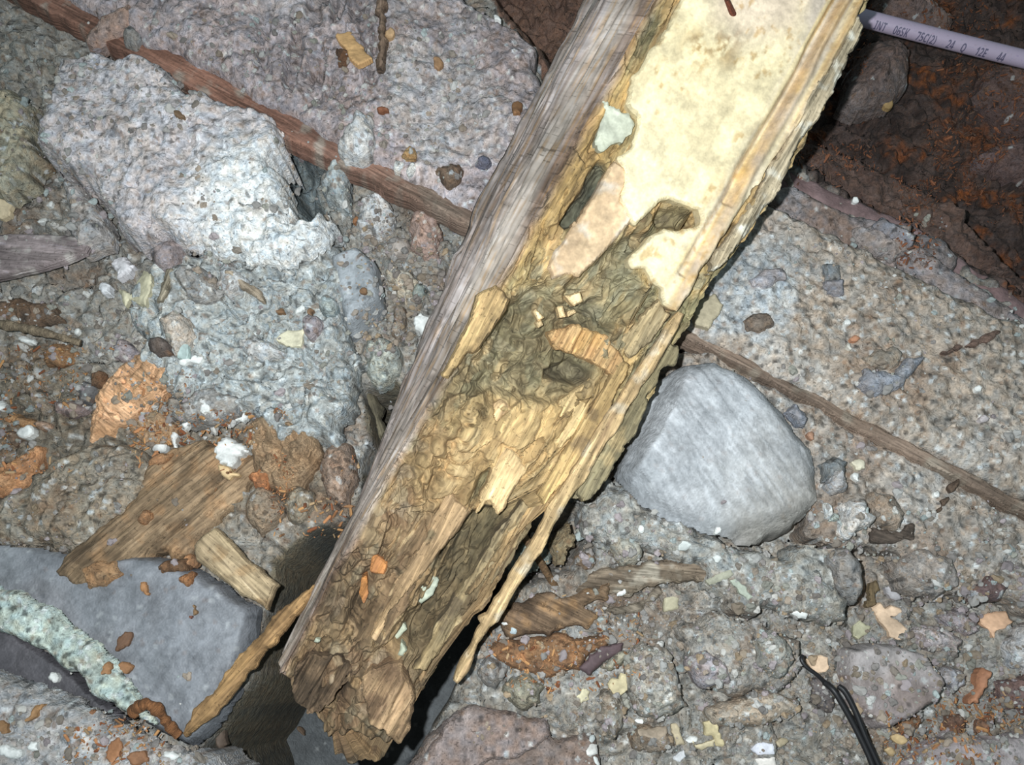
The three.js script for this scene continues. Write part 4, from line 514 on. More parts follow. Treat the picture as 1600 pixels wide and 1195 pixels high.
chip('white plaster chip against the side of the timber', [[650, 522], [652, 508], [662, 503], [674, 508], [672, 524], [662, 534]], 7, WHITE, { name: 'plaster_chip', category: 'plaster', lift: 0.012, rough: 0.0012 });
stone('grey crumb hanging under the white plaster chip', blob(660, 541, 10, 12, 0, 26), 8, 'grey', { x: { lift: 0.006 } });
chip('cream paint flake on the pale mortar mass', [[430, 530], [440, 519], [458, 517], [476, 515], [474, 546], [456, 545], [444, 538]], 3, C(222, 214, 186));
chip('white chip above the cream paint flake', blob(468, 484, 10, 7, -20, 28), 3, WHITE);
stone('rounded mortar lump right of the white chip on the mortar mass', blob(485, 505, 18, 20, 0, 29), 9, 'lilac');
stone('rounded pale knob on the mortar mass near the block', blob(508, 470, 18, 22, 0, 30), 10, 'teal', { pop: true });
stone('angular lilac stone on the mortar mass above the orange cake', [[368, 530], [395, 518], [420, 530], [445, 552], [420, 560], [385, 556]], 9, 'pale');
stone('pinkish speckled stone left of the mortar mass', [[242, 492], [252, 482], [268, 478], [286, 490], [290, 508], [276, 526], [262, 540], [248, 520]], 11, C(190, 176, 162), { dirt: 0.2 });
stone('rounded grey mortar stone under the crusty slab', [[270, 430], [280, 412], [300, 404], [322, 414], [338, 430], [334, 452], [312, 466], [288, 458]], 12, 'grey', { pop: true });
stone('small grey stone at the lower rim of the crusty slab', [[236, 398], [250, 374], [272, 370], [288, 384], [280, 408], [256, 420], [240, 412]], 10, 'lilac');
stone('pale pebbly stone right of the rounded grey mortar stone', [[345, 420], [366, 416], [388, 436], [380, 455], [355, 462], [338, 446]], 9, 'pale', { pop: true });
woodPiece('wood_splinter', 'beige wood splinter stuck between stones under the crusty slab', 'splinter', [[246, 474], [254, 448], [264, 424], [274, 420], [268, 446], [258, 478]], 5, C(172, 160, 140), C(146, 136, 118), -0.35);
woodPiece('wood_splinter', 'beige wood splinter lying on the mortar mass', 'splinter', [[352, 424], [362, 420], [400, 446], [414, 468], [400, 464], [372, 446]], 5, C(178, 160, 140), C(150, 134, 116), 0.9);
chip('beige paint flake folded over a stone', [[172, 439], [186, 446], [200, 455], [212, 440], [226, 424], [240, 432], [243, 446], [228, 478], [212, 470], [196, 462], [188, 470]], 3, C(196, 188, 160), { tilt: [0, 0.3], relief: 0.003 });
chip('white crumbly plaster blob above the folded beige flake', [[176, 412], [184, 402], [200, 402], [212, 418], [204, 432], [190, 436], [186, 424]], 7, C(226, 222, 224), { name: 'plaster_chip', category: 'plaster', rough: 0.0016 });
chip('white crumbly plaster blob left of the folded beige flake', [[152, 442], [162, 438], [174, 446], [174, 460], [160, 462], [152, 454]], 6, C(224, 224, 226), { name: 'plaster_chip', category: 'plaster', rough: 0.0016 });
woodPiece('wooden_lath', 'grey leaf-shaped wooden lath cut by the left edge', 'wood', [[-50, 388], [40, 384], [100, 384], [140, 388], [159, 398], [152, 412], [120, 426], [70, 440], [10, 452], [-50, 460]], 7, C(148, 134, 140), C(118, 104, 110), Math.PI / 2 - 0.1, { rough: 0.0005, relief: 0.1, spot: C(176, 170, 172), x: { lift: 0.015, slope: 0, edge: 0.003, sink: 0 } });
stone('brown rotten stone under the grey wooden lath', [[-40, 462], [20, 462], [80, 472], [88, 492], [50, 506], [-40, 500]], 10, 'brown', { dirt: 1.4 });
{ const t = place(paint(rod([[-40, 502, 0.01], [10, 508, 0.012], [70, 520, 0.012], [126, 536, 0.008]], 0.0032, 70, 10, 0.0016, 0.5), timber(C(150, 132, 108), C(112, 96, 78), { turn: Math.PI / 2 }), MEAN.wood), 'twig', M.wood); tag(t, 'thin bent twig reaching in from the left edge', 'twig'); }
stone('dark grey pebble in front of the big orange cake', blob(130, 610, 16, 20, 20, 33), 8, 'dark', { specks: 0.3, mat: 'stone', round: 1 });
stone('plum-grey flat stone below the dark grey pebble', [[84, 628], [110, 622], [138, 630], [132, 646], [108, 650], [88, 642]], 6, C(146, 128, 124), { specks: 0.3 });
stone('long brown-grey stone at the left among rotten fibres', [[12, 565], [30, 560], [60, 600], [80, 640], [66, 650], [40, 615]], 8, C(140, 122, 102), { dirt: 1 });
stone('small lilac stone above the big orange cake', blob(190, 545, 22, 16, 10, 34), 8, 'lilac');
stone('dark brown clod beside the pinkish speckled stone', blob(246, 538, 20, 14, 30, 35), 7, C(98, 84, 76), { specks: 0.3 });
chip('pale blue-green chip under the pinkish speckled stone', [[276, 560], [288, 524], [296, 540], [290, 560]], 3, C(176, 192, 188));
stone('grey speckled stone right of the big orange cake', [[248, 640], [280, 610], [320, 600], [370, 612], [366, 640], [320, 650], [280, 655]], 12, 'grey', { specks: 1.2 });
crumbly('large flat cake of orange rotten wood with ragged lower rim', [[116, 688], [128, 656], [136, 636], [140, 614], [162, 588], [192, 564], [228, 552], [244, 556], [270, 575], [288, 572], [280, 590], [272, 612], [258, 620], [236, 642], [208, 652], [190, 662], [160, 680], [136, 694]], 12, C(224, 172, 128), C(208, 150, 92), { relief: 0.3, x: { mat: 'wood', turn: 0.9 } });
crumbly('tan fibre cake under the large orange cake', [[200, 668], [222, 652], [240, 642], [262, 648], [276, 668], [262, 690], [236, 694], [212, 686]], 8, C(196, 156, 112), C(170, 126, 78));
crumbly('orange rotten wood lump at the left frame edge', [[-40, 742], [8, 720], [30, 702], [50, 690], [62, 694], [60, 724], [46, 752], [24, 772], [-10, 790], [-40, 790]], 13, C(208, 144, 80), C(172, 112, 60), { relief: 0.35 });
crumbly('small orange clod beside the thin bent twig', [[66, 550], [84, 538], [110, 536], [120, 548], [112, 566], [88, 572], [72, 570]], 7, C(176, 120, 58), C(130, 92, 56));
crumbly('brown fibre clump touching the left rim of the big orange cake', blob(148, 590, 16, 12, -20, 41), 8, C(146, 96, 50), C(104, 76, 52));
crumbly('loose orange fibres at the left under the long brown-grey stone', blob(28, 655, 24, 11, 0, 42), 6, C(186, 134, 72), C(150, 104, 60));
stone('two-tone tan stone beside the white oval chip', [[46, 660], [62, 652], [76, 655], [78, 668], [58, 672]], 6, C(180, 150, 128));
stone('flat brown pebble under the white oval chip', blob(14, 680, 14, 11, 0, 43, 0.15), 6, 'brown', { round: 1, specks: 0.2 });
for (const [l, px, mm, o] of [
  ['white oval plaster chip beside the orange lump at the left edge', blob(44, 676, 14, 10, -25, 44, 0.1, 12), 5], ['round white plaster chip at the very left edge', blob(3, 634, 9, 9, 0, 45, 0.1), 5], ['long white plaster chip under the thin bent twig', blob(43, 531, 18, 7, 12, 46), 4], ['small white plaster chip near the tip of the thin bent twig', blob(121, 519, 7, 6, -60, 47), 3],
  ['white rectangular plaster chip at the right end of the orange cakes', [[278, 660], [292, 650], [298, 656], [284, 666]], 3], ['thin white plaster chip standing under the rectangular chip', blob(272, 688, 5, 13, 5, 48), 4], ['white plaster chip on fibres above the rotten board', blob(248, 700, 13, 7, -20, 49), 4], ['white plaster dot on the brown lump above the hole', blob(528, 748, 6, 7, 0, 50, 0.1), 3],
  ['small white plaster chip on the speckled stone right of the orange cake', blob(318, 640, 8, 5, -30, 51), 3], ['bluish-white plaster chip on the mortar mass above the rotten board', blob(374, 647, 8, 7, 0, 52), 3], ['white plaster chip at the foot of the pinkish speckled stone', blob(297, 562, 17, 6, -15, 53), 4], ['white pebble at the far upper left', blob(80, 322, 6, 6, 0, 54), 3], ['white pebble below another one at the far left of the crusty slab', blob(69, 347, 7, 6, 0, 55), 3],
  ['pale pebble lying on the dark flat stone by the speckled joint', blob(84, 1059, 8, 8, 0, 56), 4], ['large white flake cluster on the lower left concrete chunk', [[0, 1168], [14, 1162], [38, 1172], [36, 1182], [20, 1184], [4, 1178]], 4], ['small white flake right of the cluster on the lower left chunk', blob(52, 1166, 8, 7, 30, 57), 3], ['broad white flake near the edge of the lower left chunk', blob(270, 1180, 12, 9, 0, 58), 3], ['pinhead white chip on the smooth dark grey block', blob(240, 908, 6, 3, 0, 59), 2],
]) chip(l, px, mm, WHITE, { name: 'plaster_chip', category: 'plaster', rough: 0.001 });
chip('beige flake at the left edge above the grey lath', [[-10, 300], [14, 302], [16, 315], [8, 332], [-10, 338]], 3, C(206, 188, 156));
// rotten wood around the hole on the left
woodPiece('rotten_board', 'broad brown rotten board fragment lying over the smooth dark grey block', 'wood', [[105, 898], [116, 874], [126, 860], [150, 846], [172, 826], [198, 804], [206, 780], [216, 758], [240, 724], [268, 700], [320, 684], [352, 690], [384, 700], [408, 700], [398, 738], [384, 762], [362, 792], [340, 812], [318, 842], [304, 862], [296, 880], [286, 868], [272, 880], [262, 862], [244, 866], [228, 880], [205, 896], [184, 908], [160, 916], [146, 920], [126, 914]], 13, C(158, 130, 98), C(122, 98, 72), -0.75, { relief: 0.3, spot: C(164, 122, 76), x: { slope: 0.2, sink: 0.003, rough: 0.002 } });
crumbly('orange fibre clump on the smooth dark grey block under the rotten board', blob(291, 905, 13, 10, 0, 61), 6, C(170, 108, 46), C(132, 84, 40));
crumbly('brown fibre clump under the lower rim of the rotten board', [[236, 885], [252, 876], [285, 868], [290, 890], [270, 892], [250, 896]], 7, C(140, 92, 46), C(98, 72, 46));
for (const [l, x, y, rx, ry, rot, c] of [['orange wood crumb below the rotten board on the dark block', 229, 922, 6, 15, -20, C(176, 116, 52)], ['long brown wood crumb in the middle of the dark grey block', 194, 1000, 8, 18, 35, C(132, 88, 54)], ['left of two orange crumbs on the speckled mortar joint', 169, 1042, 8, 9, 0, C(176, 118, 56)], ['right of two orange crumbs on the speckled mortar joint', 191, 1040, 10, 7, 10, C(160, 104, 46)], ['red-brown crumb on the right half of the dark grey block', 299, 967, 5, 5, 0, C(138, 76, 50)], ['amber sliver on the lower left concrete chunk', 55, 1112, 6, 18, 25, C(190, 134, 66)], ['amber sliver at the left edge of the lower left chunk', 10, 1138, 6, 16, -50, C(186, 130, 64)], ['round orange crumb on the lower left concrete chunk', 140, 1114, 5, 5, 0, C(170, 108, 54)], ['amber crumb on the top of the dark grey block', 305, 952, 5, 9, -10, C(160, 118, 66)], ['orange fibre tuft at the lower left near the bottom edge', 180, 1172, 14, 22, 20, C(190, 120, 58)], ['orange fibre tuft next to the broad white flake', 215, 1185, 16, 10, 0, C(176, 112, 56)], ['amber crumb stuck on the crusty slab', 283, 182, 9, 5, 20, C(134, 100, 62)], ['orange crumb on the knobbly pale chunk', 556, 344, 6, 6, 0, C(176, 110, 46)], ['orange crumb on the flat-faced block', 568, 455, 5, 5, 0, C(158, 110, 60)], ['left of two brown crumbs beside the cream paint flake', 441, 484, 6, 7, 0, C(150, 104, 56)], ['right of two brown crumbs beside the cream paint flake', 485, 484, 5, 7, 0, C(150, 108, 66)]]) chip(l, blob(x, y, rx, ry, rot, x), 3, c, { name: 'wood_crumb', category: 'wood', c2: mul3(c, 0.6), rough: 0.0014 });
crumbly('ochre crumbling fibre at the lower tip of the broad rotten board', [[128, 890], [150, 876], [176, 880], [188, 896], [164, 914], [140, 918]], 4, C(186, 136, 78), C(138, 98, 60));
for (const [l, x, y, rx, ry, rot] of [['ochre wood crumb on the middle of the broad rotten board', 226, 808, 9, 13, 20], ['ochre fibre tuft at the upper corner of the broad rotten board', 246, 716, 20, 10, -25], ['ochre fibre tuft hanging from the broad rotten board near the stick', 286, 874, 13, 10, 30]]) crumbly(l, blob(x, y, rx, ry, rot, x), 4, C(190, 132, 70), C(150, 100, 56));
chip('large white lump of plaster on the rotten board', [[337, 708], [340, 690], [352, 681], [366, 684], [382, 694], [384, 712], [372, 716], [366, 732], [348, 726]], 8, WHITE, { name: 'plaster_chip', category: 'plaster', rough: 0.0014 });
chip('cream bit beside the white lump on the rotten board', [[343, 728], [358, 730], [374, 742], [360, 750], [348, 742]], 5, C(222, 184, 122), { name: 'wood_crumb', category: 'wood' });
crumbly('tangled brown and orange fibres right of the white plaster lump', [[386, 664], [420, 640], [452, 646], [490, 680], [505, 706], [486, 738], [462, 764], [430, 768], [400, 748], [388, 716]], 14, C(164, 126, 86), C(130, 110, 86), { relief: 0.45, x: { mat: 'wood', turn: 0.9 } });
crumbly('bright orange fibre tuft on the tangled fibres', [[384, 740], [404, 728], [424, 738], [414, 758], [398, 766]], 7, C(190, 116, 48), C(150, 88, 40));
stone('brown rounded clod above the dark hole', [[497, 722], [508, 702], [524, 690], [548, 694], [558, 720], [554, 752], [540, 782], [524, 790], [506, 768]], 16, C(146, 124, 108), { pop: true, dirt: 0.3 });
stone('grey lobed clod at the lip of the dark hole', [[434, 782], [446, 764], [466, 758], [488, 764], [490, 790], [472, 816], [450, 814]], 14, C(152, 140, 122), { pop: true });
stone('brownish speckled clod at the lip of the hole next to the rotten board', [[380, 790], [394, 764], [416, 756], [438, 776], [442, 800], [430, 822], [406, 836], [386, 818]], 14, C(146, 126, 104), { dirt: 1.4 });
woodPiece('wood_piece', 'short pale tan stick with a split end beside the hole', 'wood', [[302, 852], [318, 832], [336, 824], [360, 846], [382, 868], [408, 890], [432, 912], [426, 930], [416, 952], [398, 938], [374, 930], [350, 908], [322, 888], [306, 876]], 10, C(190, 166, 128), C(156, 132, 98), 0.85, { relief: 0.12, rough: 0.001, spot: C(150, 116, 70), x: { slope: 0.15, y: 0.014, sink: 0, edge: 0.0025, thick: 0.008 } });
woodPiece('wood_splinter', 'long yellow splinter leaning across the hole to the timber', 'splinter', [[490, 914], [484, 936], [466, 960], [440, 988], [420, 1014], [396, 1042], [380, 1064], [356, 1092], [330, 1122], [308, 1140], [288, 1154], [284, 1146], [300, 1116], [322, 1086], [346, 1062], [364, 1034], [384, 1016], [410, 984], [426, 962], [452, 944]], 6, C(186, 142, 80), C(142, 104, 58), -0.7, { relief: 0.35, rough: 0.0018, x: { y: 0.012, slope: 0, sink: 0 } });
{ const t = place(paint(rod([[208, 1112, 0.016], [225, 1100, 0.02], [245, 1108, 0.019], [262, 1130, 0.016], [280, 1150, 0.014]], 0.0034, 50, 10, 0.0018, 0.6), C(124, 84, 54), MEAN.wood), 'bark_strip', M.wood); tag(t, 'curled brown bark strip at the lower end of the yellow splinter', 'bark'); }
chip('brown crumb at the bottom of the hole', blob(352, 1153, 9, 15, 0, 66), 5, C(98, 80, 66), { name: 'wood_crumb', category: 'wood', lift: 0.002 });
chip('thin brown sliver at the bottom of the hole', blob(354, 1178, 5, 13, -35, 67), 4, C(124, 98, 74), { name: 'wood_crumb', category: 'wood' });
woodPiece('wood_splinter', 'dark wet splinter standing in the gap beside the timber', 'splinter', [[560, 600], [572, 588], [588, 620], [594, 660], [584, 672], [572, 636]], 8, C(120, 112, 88), C(92, 86, 70), 0.3, {});
// right of the timber
chip('flat tan flake tucked under the right edge of the timber', [[1080, 488], [1096, 468], [1116, 462], [1130, 478], [1118, 498], [1106, 514], [1086, 506]], 3, C(176, 164, 138));
stone('dark brown stone set in the slab right of the tan flake', [[1166, 500], [1186, 488], [1206, 490], [1210, 506], [1190, 516], [1170, 514]], 4, C(116, 102, 90), { specks: 0.2, relief: 0.15 });
stone('pale lilac stone set in the slab near the timber', [[1172, 432], [1196, 416], [1224, 416], [1230, 434], [1206, 444], [1178, 444]], 4, C(178, 174, 178), { specks: 0.3, relief: 0.15 });
stone('upper of two square blue-grey stones set in the slab', [[1290, 412], [1314, 410], [1316, 434], [1292, 436]], 3, C(126, 130, 132), { specks: 0.2, relief: 0.1 });
stone('lower of two square blue-grey stones set in the slab', [[1290, 438], [1318, 436], [1320, 456], [1294, 458]], 3, C(136, 136, 142), { specks: 0.2, relief: 0.1 });
stone('blue-grey angular flint set in the slab', [[1344, 598], [1352, 568], [1366, 580], [1400, 578], [1420, 556], [1452, 554], [1430, 582], [1404, 608], [1366, 616]], 6, C(138, 138, 144), { specks: 0.2, relief: 0.12 });
stone('brown crust lying over the blue-grey flint', [[1352, 558], [1374, 546], [1396, 542], [1414, 552], [1406, 572], [1380, 574], [1362, 570]], 4, C(142, 128, 112), { specks: 0.4, relief: 0.12 });
for (const [l, x, y, rx, ry, c] of [['tiny white chip in a dark crevice on the slab', 1323, 504, 6, 6, WHITE], ['small white chip beside the terracotta crumb', 1324, 541, 6, 6, C(200, 196, 186)], ['terracotta crumb on the slab', 1334, 531, 9, 5, C(186, 134, 104)], ['white chip on the right part of the slab', 1537, 654, 8, 6, C(200, 190, 190)], ['small white chip near the right frame edge on the slab', 1530, 607, 5, 4, WHITE], ['cream chip below the white one on the right part of the slab', 1491, 664, 7, 5, C(196, 180, 164)], ['white chip beside the dark twigs under the strip', 1464, 771, 6, 7, WHITE], ['pale chip low on the boulder', 1002, 826, 6, 5, WHITE], ['pale chip at the lower rim of the boulder', 1120, 828, 6, 5, WHITE], ['yellow-white pebble in the cluster right of the boulder', 1342, 726, 9, 8, C(206, 198, 176)], ['small white pebble below the cluster right of the boulder', 1336, 744, 6, 6, WHITE], ['pinkish pebble beside the boulder', 1265, 680, 6, 6, C(170, 130, 106)]]) chip(l, blob(x, y, rx, ry, 0, x), 3, c, { name: 'plaster_chip', category: 'plaster', rough: 0.0009 });
woodPiece('twig', 'short dark twig on the slab at the right under the strip', 'twig', [[1497, 744], [1506, 744], [1492, 768], [1476, 792], [1466, 800], [1470, 786], [1486, 764]], 4, C(110, 88, 72), C(84, 66, 54), -0.5);
woodPiece('twig', 'slim brown strip standing in for a dark crack in the slab by the right frame edge', 'twig', [[1474, 548], [1500, 536], [1530, 530], [1556, 516], [1566, 516], [1540, 532], [1506, 544], [1480, 554]], 4, C(118, 92, 82), C(92, 72, 64), 1.2);  // dark crack of the slab, added as a slim brown strip on top
chip('white knob lying left of the boulder under the timber', [[970, 680], [980, 650], [996, 636], [1002, 650], [994, 672], [978, 686]], 7, C(206, 206, 206), { name: 'plaster_chip', category: 'plaster' });
stone('blue-grey stone behind the right shoulder of the boulder', [[1226, 640], [1246, 628], [1270, 652], [1262, 668], [1244, 662]], 7, C(138, 140, 148), { specks: 0.3 });
stone('dark grey stone between the boulder and the white lumps', [[1286, 720], [1310, 706], [1326, 720], [1318, 742], [1294, 748]], 8, C(124, 126, 126));
stone('large white knobbly lump right of the boulder', [[1321, 800], [1324, 784], [1340, 777], [1358, 780], [1364, 796], [1376, 806], [1370, 822], [1352, 826], [1340, 838], [1326, 830]], 16, C(202, 198, 194), { name: 'mortar_lump', category: 'mortar', pop: true, specks: 0.3 });
stone('white-topped mortar lump above the large white knobbly lump', [[1294, 754], [1302, 738], [1318, 732], [1330, 742], [1334, 758], [1316, 766], [1302, 764]], 12, C(176, 174, 174), { name: 'mortar_lump', category: 'mortar', pop: true });
stone('small white lump left of the large white knobbly lump', blob(1299, 796, 10, 13, 0, 71), 8, 'white', { name: 'mortar_lump', category: 'mortar', pop: true });
stone('small greenish pebble between the white lumps', blob(1312, 802, 8, 9, 0, 72), 6, C(176, 186, 180));
stone('beige concrete wedge right of the large white knobbly lump', [[1362, 760], [1396, 770], [1420, 800], [1410, 822], [1384, 820], [1366, 796]], 9, 'warm', { name: 'concrete_chunk', category: 'concrete' });
stone('pale rounded concrete stone under the boulder', [[956, 848], [966, 836], [984, 832], [1002, 844], [1012, 860], [998, 876], [980, 880], [964, 868]], 12, C(176, 170, 156));
stone('pinkish-brown stone by the nail under the timber', blob(916, 872, 18, 14, 0, 74), 9, C(152, 128, 106));
stone('teal-grey stone under the timber beside the nail', [[790, 880], [815, 840], [860, 830], [866, 880], [830, 930], [796, 920]], 14, C(132, 140, 134), { x: { y: -0.03, slope: 0 } });
stone('brown-streaked stone right of the nail under the free sliver', [[850, 850], [890, 810], [912, 840], [900, 880], [870, 892]], 14, C(134, 118, 92), { dirt: 1.6, x: { y: -0.02, slope: 0 } });
{ const t = place(paint(rod([[802, 812, -0.004], [830, 855, -0.008], [872, 924, -0.014]], 0.0021, 30, 12, 0.0019), C(104, 82, 60), MEAN.wood), 'nail', M.wood); tag(t, 'thin brown rusty nail under the free end of the sliver', 'nail'); }
woodPiece('rotten_board', 'brown rotten wood fragment under the free sliver', 'wood', [[780, 965], [800, 944], [832, 930], [862, 922], [880, 932], [912, 924], [950, 912], [946, 934], [914, 946], [932, 964], [916, 978], [884, 976], [860, 992], [820, 988], [790, 998]], 10, C(140, 112, 84), C(102, 78, 58), 1.1, { spot: C(160, 118, 68) });
woodPiece('rotten_board', 'long grey-brown rotten lath lying on the concrete right of the sliver', 'wood', [[884, 914], [920, 896], [960, 882], [1010, 876], [1060, 872], [1100, 880], [1140, 900], [1146, 924], [1116, 912], [1080, 904], [1030, 916], [990, 926], [950, 936], [906, 934]], 8, C(146, 130, 112), C(116, 98, 82), 1.45, { relief: 0.4, spot: C(166, 158, 146) });
woodPiece('wood_splinter', 'thin grey splinter below the long rotten lath', 'splinter', [[952, 952], [990, 940], [1030, 918], [1036, 926], [1004, 950], [962, 962]], 4, C(158, 146, 130), C(128, 116, 104), 1.1);
crumbly('orange-brown rotten wood cake under the brown fragment', [[758, 1010], [784, 1000], [830, 994], [876, 988], [910, 994], [946, 986], [962, 996], [940, 1014], [920, 1022], [910, 1042], [884, 1050], [862, 1060], [826, 1048], [790, 1036]], 10, C(164, 112, 58), C(116, 80, 50), { relief: 0.4 });
chip('dark purple-brown chip beside the orange-brown cake', [[906, 1044], [922, 1024], [940, 1010], [962, 1004], [976, 1002], [968, 1020], [946, 1034], [922, 1054]], 5, C(98, 74, 78), { c2: C(78, 58, 60), name: 'wood_chip', category: 'wood' });
stone('greenish-grey stone below the purple-brown chip', [[940, 1042], [966, 1020], [984, 1016], [972, 1036], [956, 1050]], 8, C(152, 146, 126));
stone('speckled grey concrete lump standing upright beside the beige flake', [[980, 1028], [994, 1014], [1010, 998], [1026, 1004], [1048, 1010], [1062, 1040], [1072, 1076], [1080, 1104], [1058, 1116], [1030, 1128], [1004, 1120], [986, 1086]], 20, C(170, 164, 154), { name: 'concrete_chunk', category: 'concrete', specks: 1.6, relief: 0.2 });
stone('small speckled concrete lump under the beige flake', [[936, 1092], [948, 1074], [968, 1082], [980, 1102], [976, 1134], [962, 1156], [946, 1146], [940, 1116]], 13, C(166, 156, 142), { name: 'concrete_chunk', category: 'concrete', specks: 1.6, relief: 0.2 });
stone('grey concrete lump at the tip of the free sliver', [[746, 1046], [764, 1022], [782, 1036], [788, 1062], [774, 1080], [754, 1070]], 12, 'grey', { name: 'concrete_chunk', category: 'concrete', specks: 1.2 });
stone('beige-grey lumpy concrete under the orange-brown cake', [[784, 1078], [800, 1054], [826, 1052], [850, 1072], [846, 1098], [824, 1112], [798, 1104]], 12, C(158, 152, 134), { name: 'concrete_chunk', category: 'concrete', pop: true });
stone('tan concrete lump at the bottom under a broken paint flake', [[984, 1138], [1006, 1130], [1050, 1150], [1062, 1168], [1030, 1174], [990, 1176]], 10, C(140, 122, 104), { name: 'concrete_chunk', category: 'concrete' });
stone('pinkish concrete chunk with ribbed top left of the wire', [[1106, 1112], [1140, 1098], [1180, 1080], [1220, 1084], [1258, 1096], [1254, 1114], [1216, 1128], [1180, 1142], [1150, 1140], [1120, 1132]], 13, C(176, 160, 142), { name: 'concrete_chunk', category: 'concrete', dirt: 1.2 });
stone('lilac mortar lump beside the upright speckled lump', [[1078, 1030], [1110, 1016], [1140, 1040], [1150, 1068], [1110, 1078], [1086, 1062]], 10, 'lilac', { name: 'mortar_lump', category: 'mortar' });
stone('rough mortar knob left of the wire', [[1180, 1000], [1210, 980], [1240, 1000], [1250, 1035], [1226, 1062], [1190, 1040]], 13, C(152, 148, 138), { name: 'mortar_lump', category: 'mortar', pop: true });
stone('flat grey stone with a pale upper corner above the white bent chip', [[1226, 908], [1250, 894], [1284, 890], [1316, 916], [1334, 934], [1340, 968], [1312, 978], [1270, 962], [1238, 956]], 11, C(158, 154, 146), { specks: 0.6 });
stone('grey cobble above the two-lobed beige flake', [[1296, 866], [1330, 850], [1356, 876], [1362, 920], [1350, 948], [1318, 918]], 10, C(138, 134, 130), { specks: 0.5 });
stone('rubbly block of mortar under the strip at the right', [[1410, 872], [1450, 850], [1500, 870], [1520, 910], [1480, 930], [1430, 915]], 12, C(152, 142, 134), { name: 'mortar_lump', category: 'mortar' });
stone('upper cracked lilac lump at the right', [[1478, 960], [1504, 944], [1524, 962], [1534, 985], [1516, 992], [1490, 974]], 11, C(172, 162, 164), { name: 'mortar_lump', category: 'mortar' });
stone('lower cracked lilac lump at the right', [[1442, 984], [1462, 974], [1490, 982], [1512, 1000], [1500, 1022], [1470, 1016], [1456, 1010]], 11, C(176, 164, 162), { name: 'mortar_lump', category: 'mortar' });
stone('small grey lump beside the flat lilac-grey stone', [[1468, 1052], [1484, 1038], [1508, 1046], [1512, 1072], [1494, 1084], [1476, 1074]], 10, C(164, 160, 162), { name: 'mortar_lump', category: 'mortar' });
stone('pale round stone cut by the right frame edge', [[1576, 1000], [1592, 976], [1640, 970], [1670, 1020], [1620, 1060], [1586, 1036]], 13, C(190, 186, 184));
stone('dark wine-brown stone near the right frame edge', [[1556, 1066], [1600, 1050], [1650, 1080], [1630, 1120], [1580, 1110]], 10, C(118, 96, 92), { specks: 0.4 });
stone('dark brown clod above the beige flakes at the right', [[1524, 910], [1556, 900], [1586, 916], [1576, 938], [1540, 940]], 8, C(112, 92, 90), { specks: 0.4 });
stone('dark stone left of the wire', [[1258, 1056], [1290, 1056], [1306, 1086], [1296, 1116], [1266, 1100]], 8, C(112, 104, 102), { specks: 0.4 });
chip('terracotta sliver leaning near the right frame edge', [[1530, 1052], [1540, 1044], [1549, 1050], [1546, 1074], [1530, 1096], [1520, 1106], [1516, 1096], [1530, 1072]], 6, C(176, 124, 94), { name: 'brick_chip', category: 'brick', rough: 0.0008 });
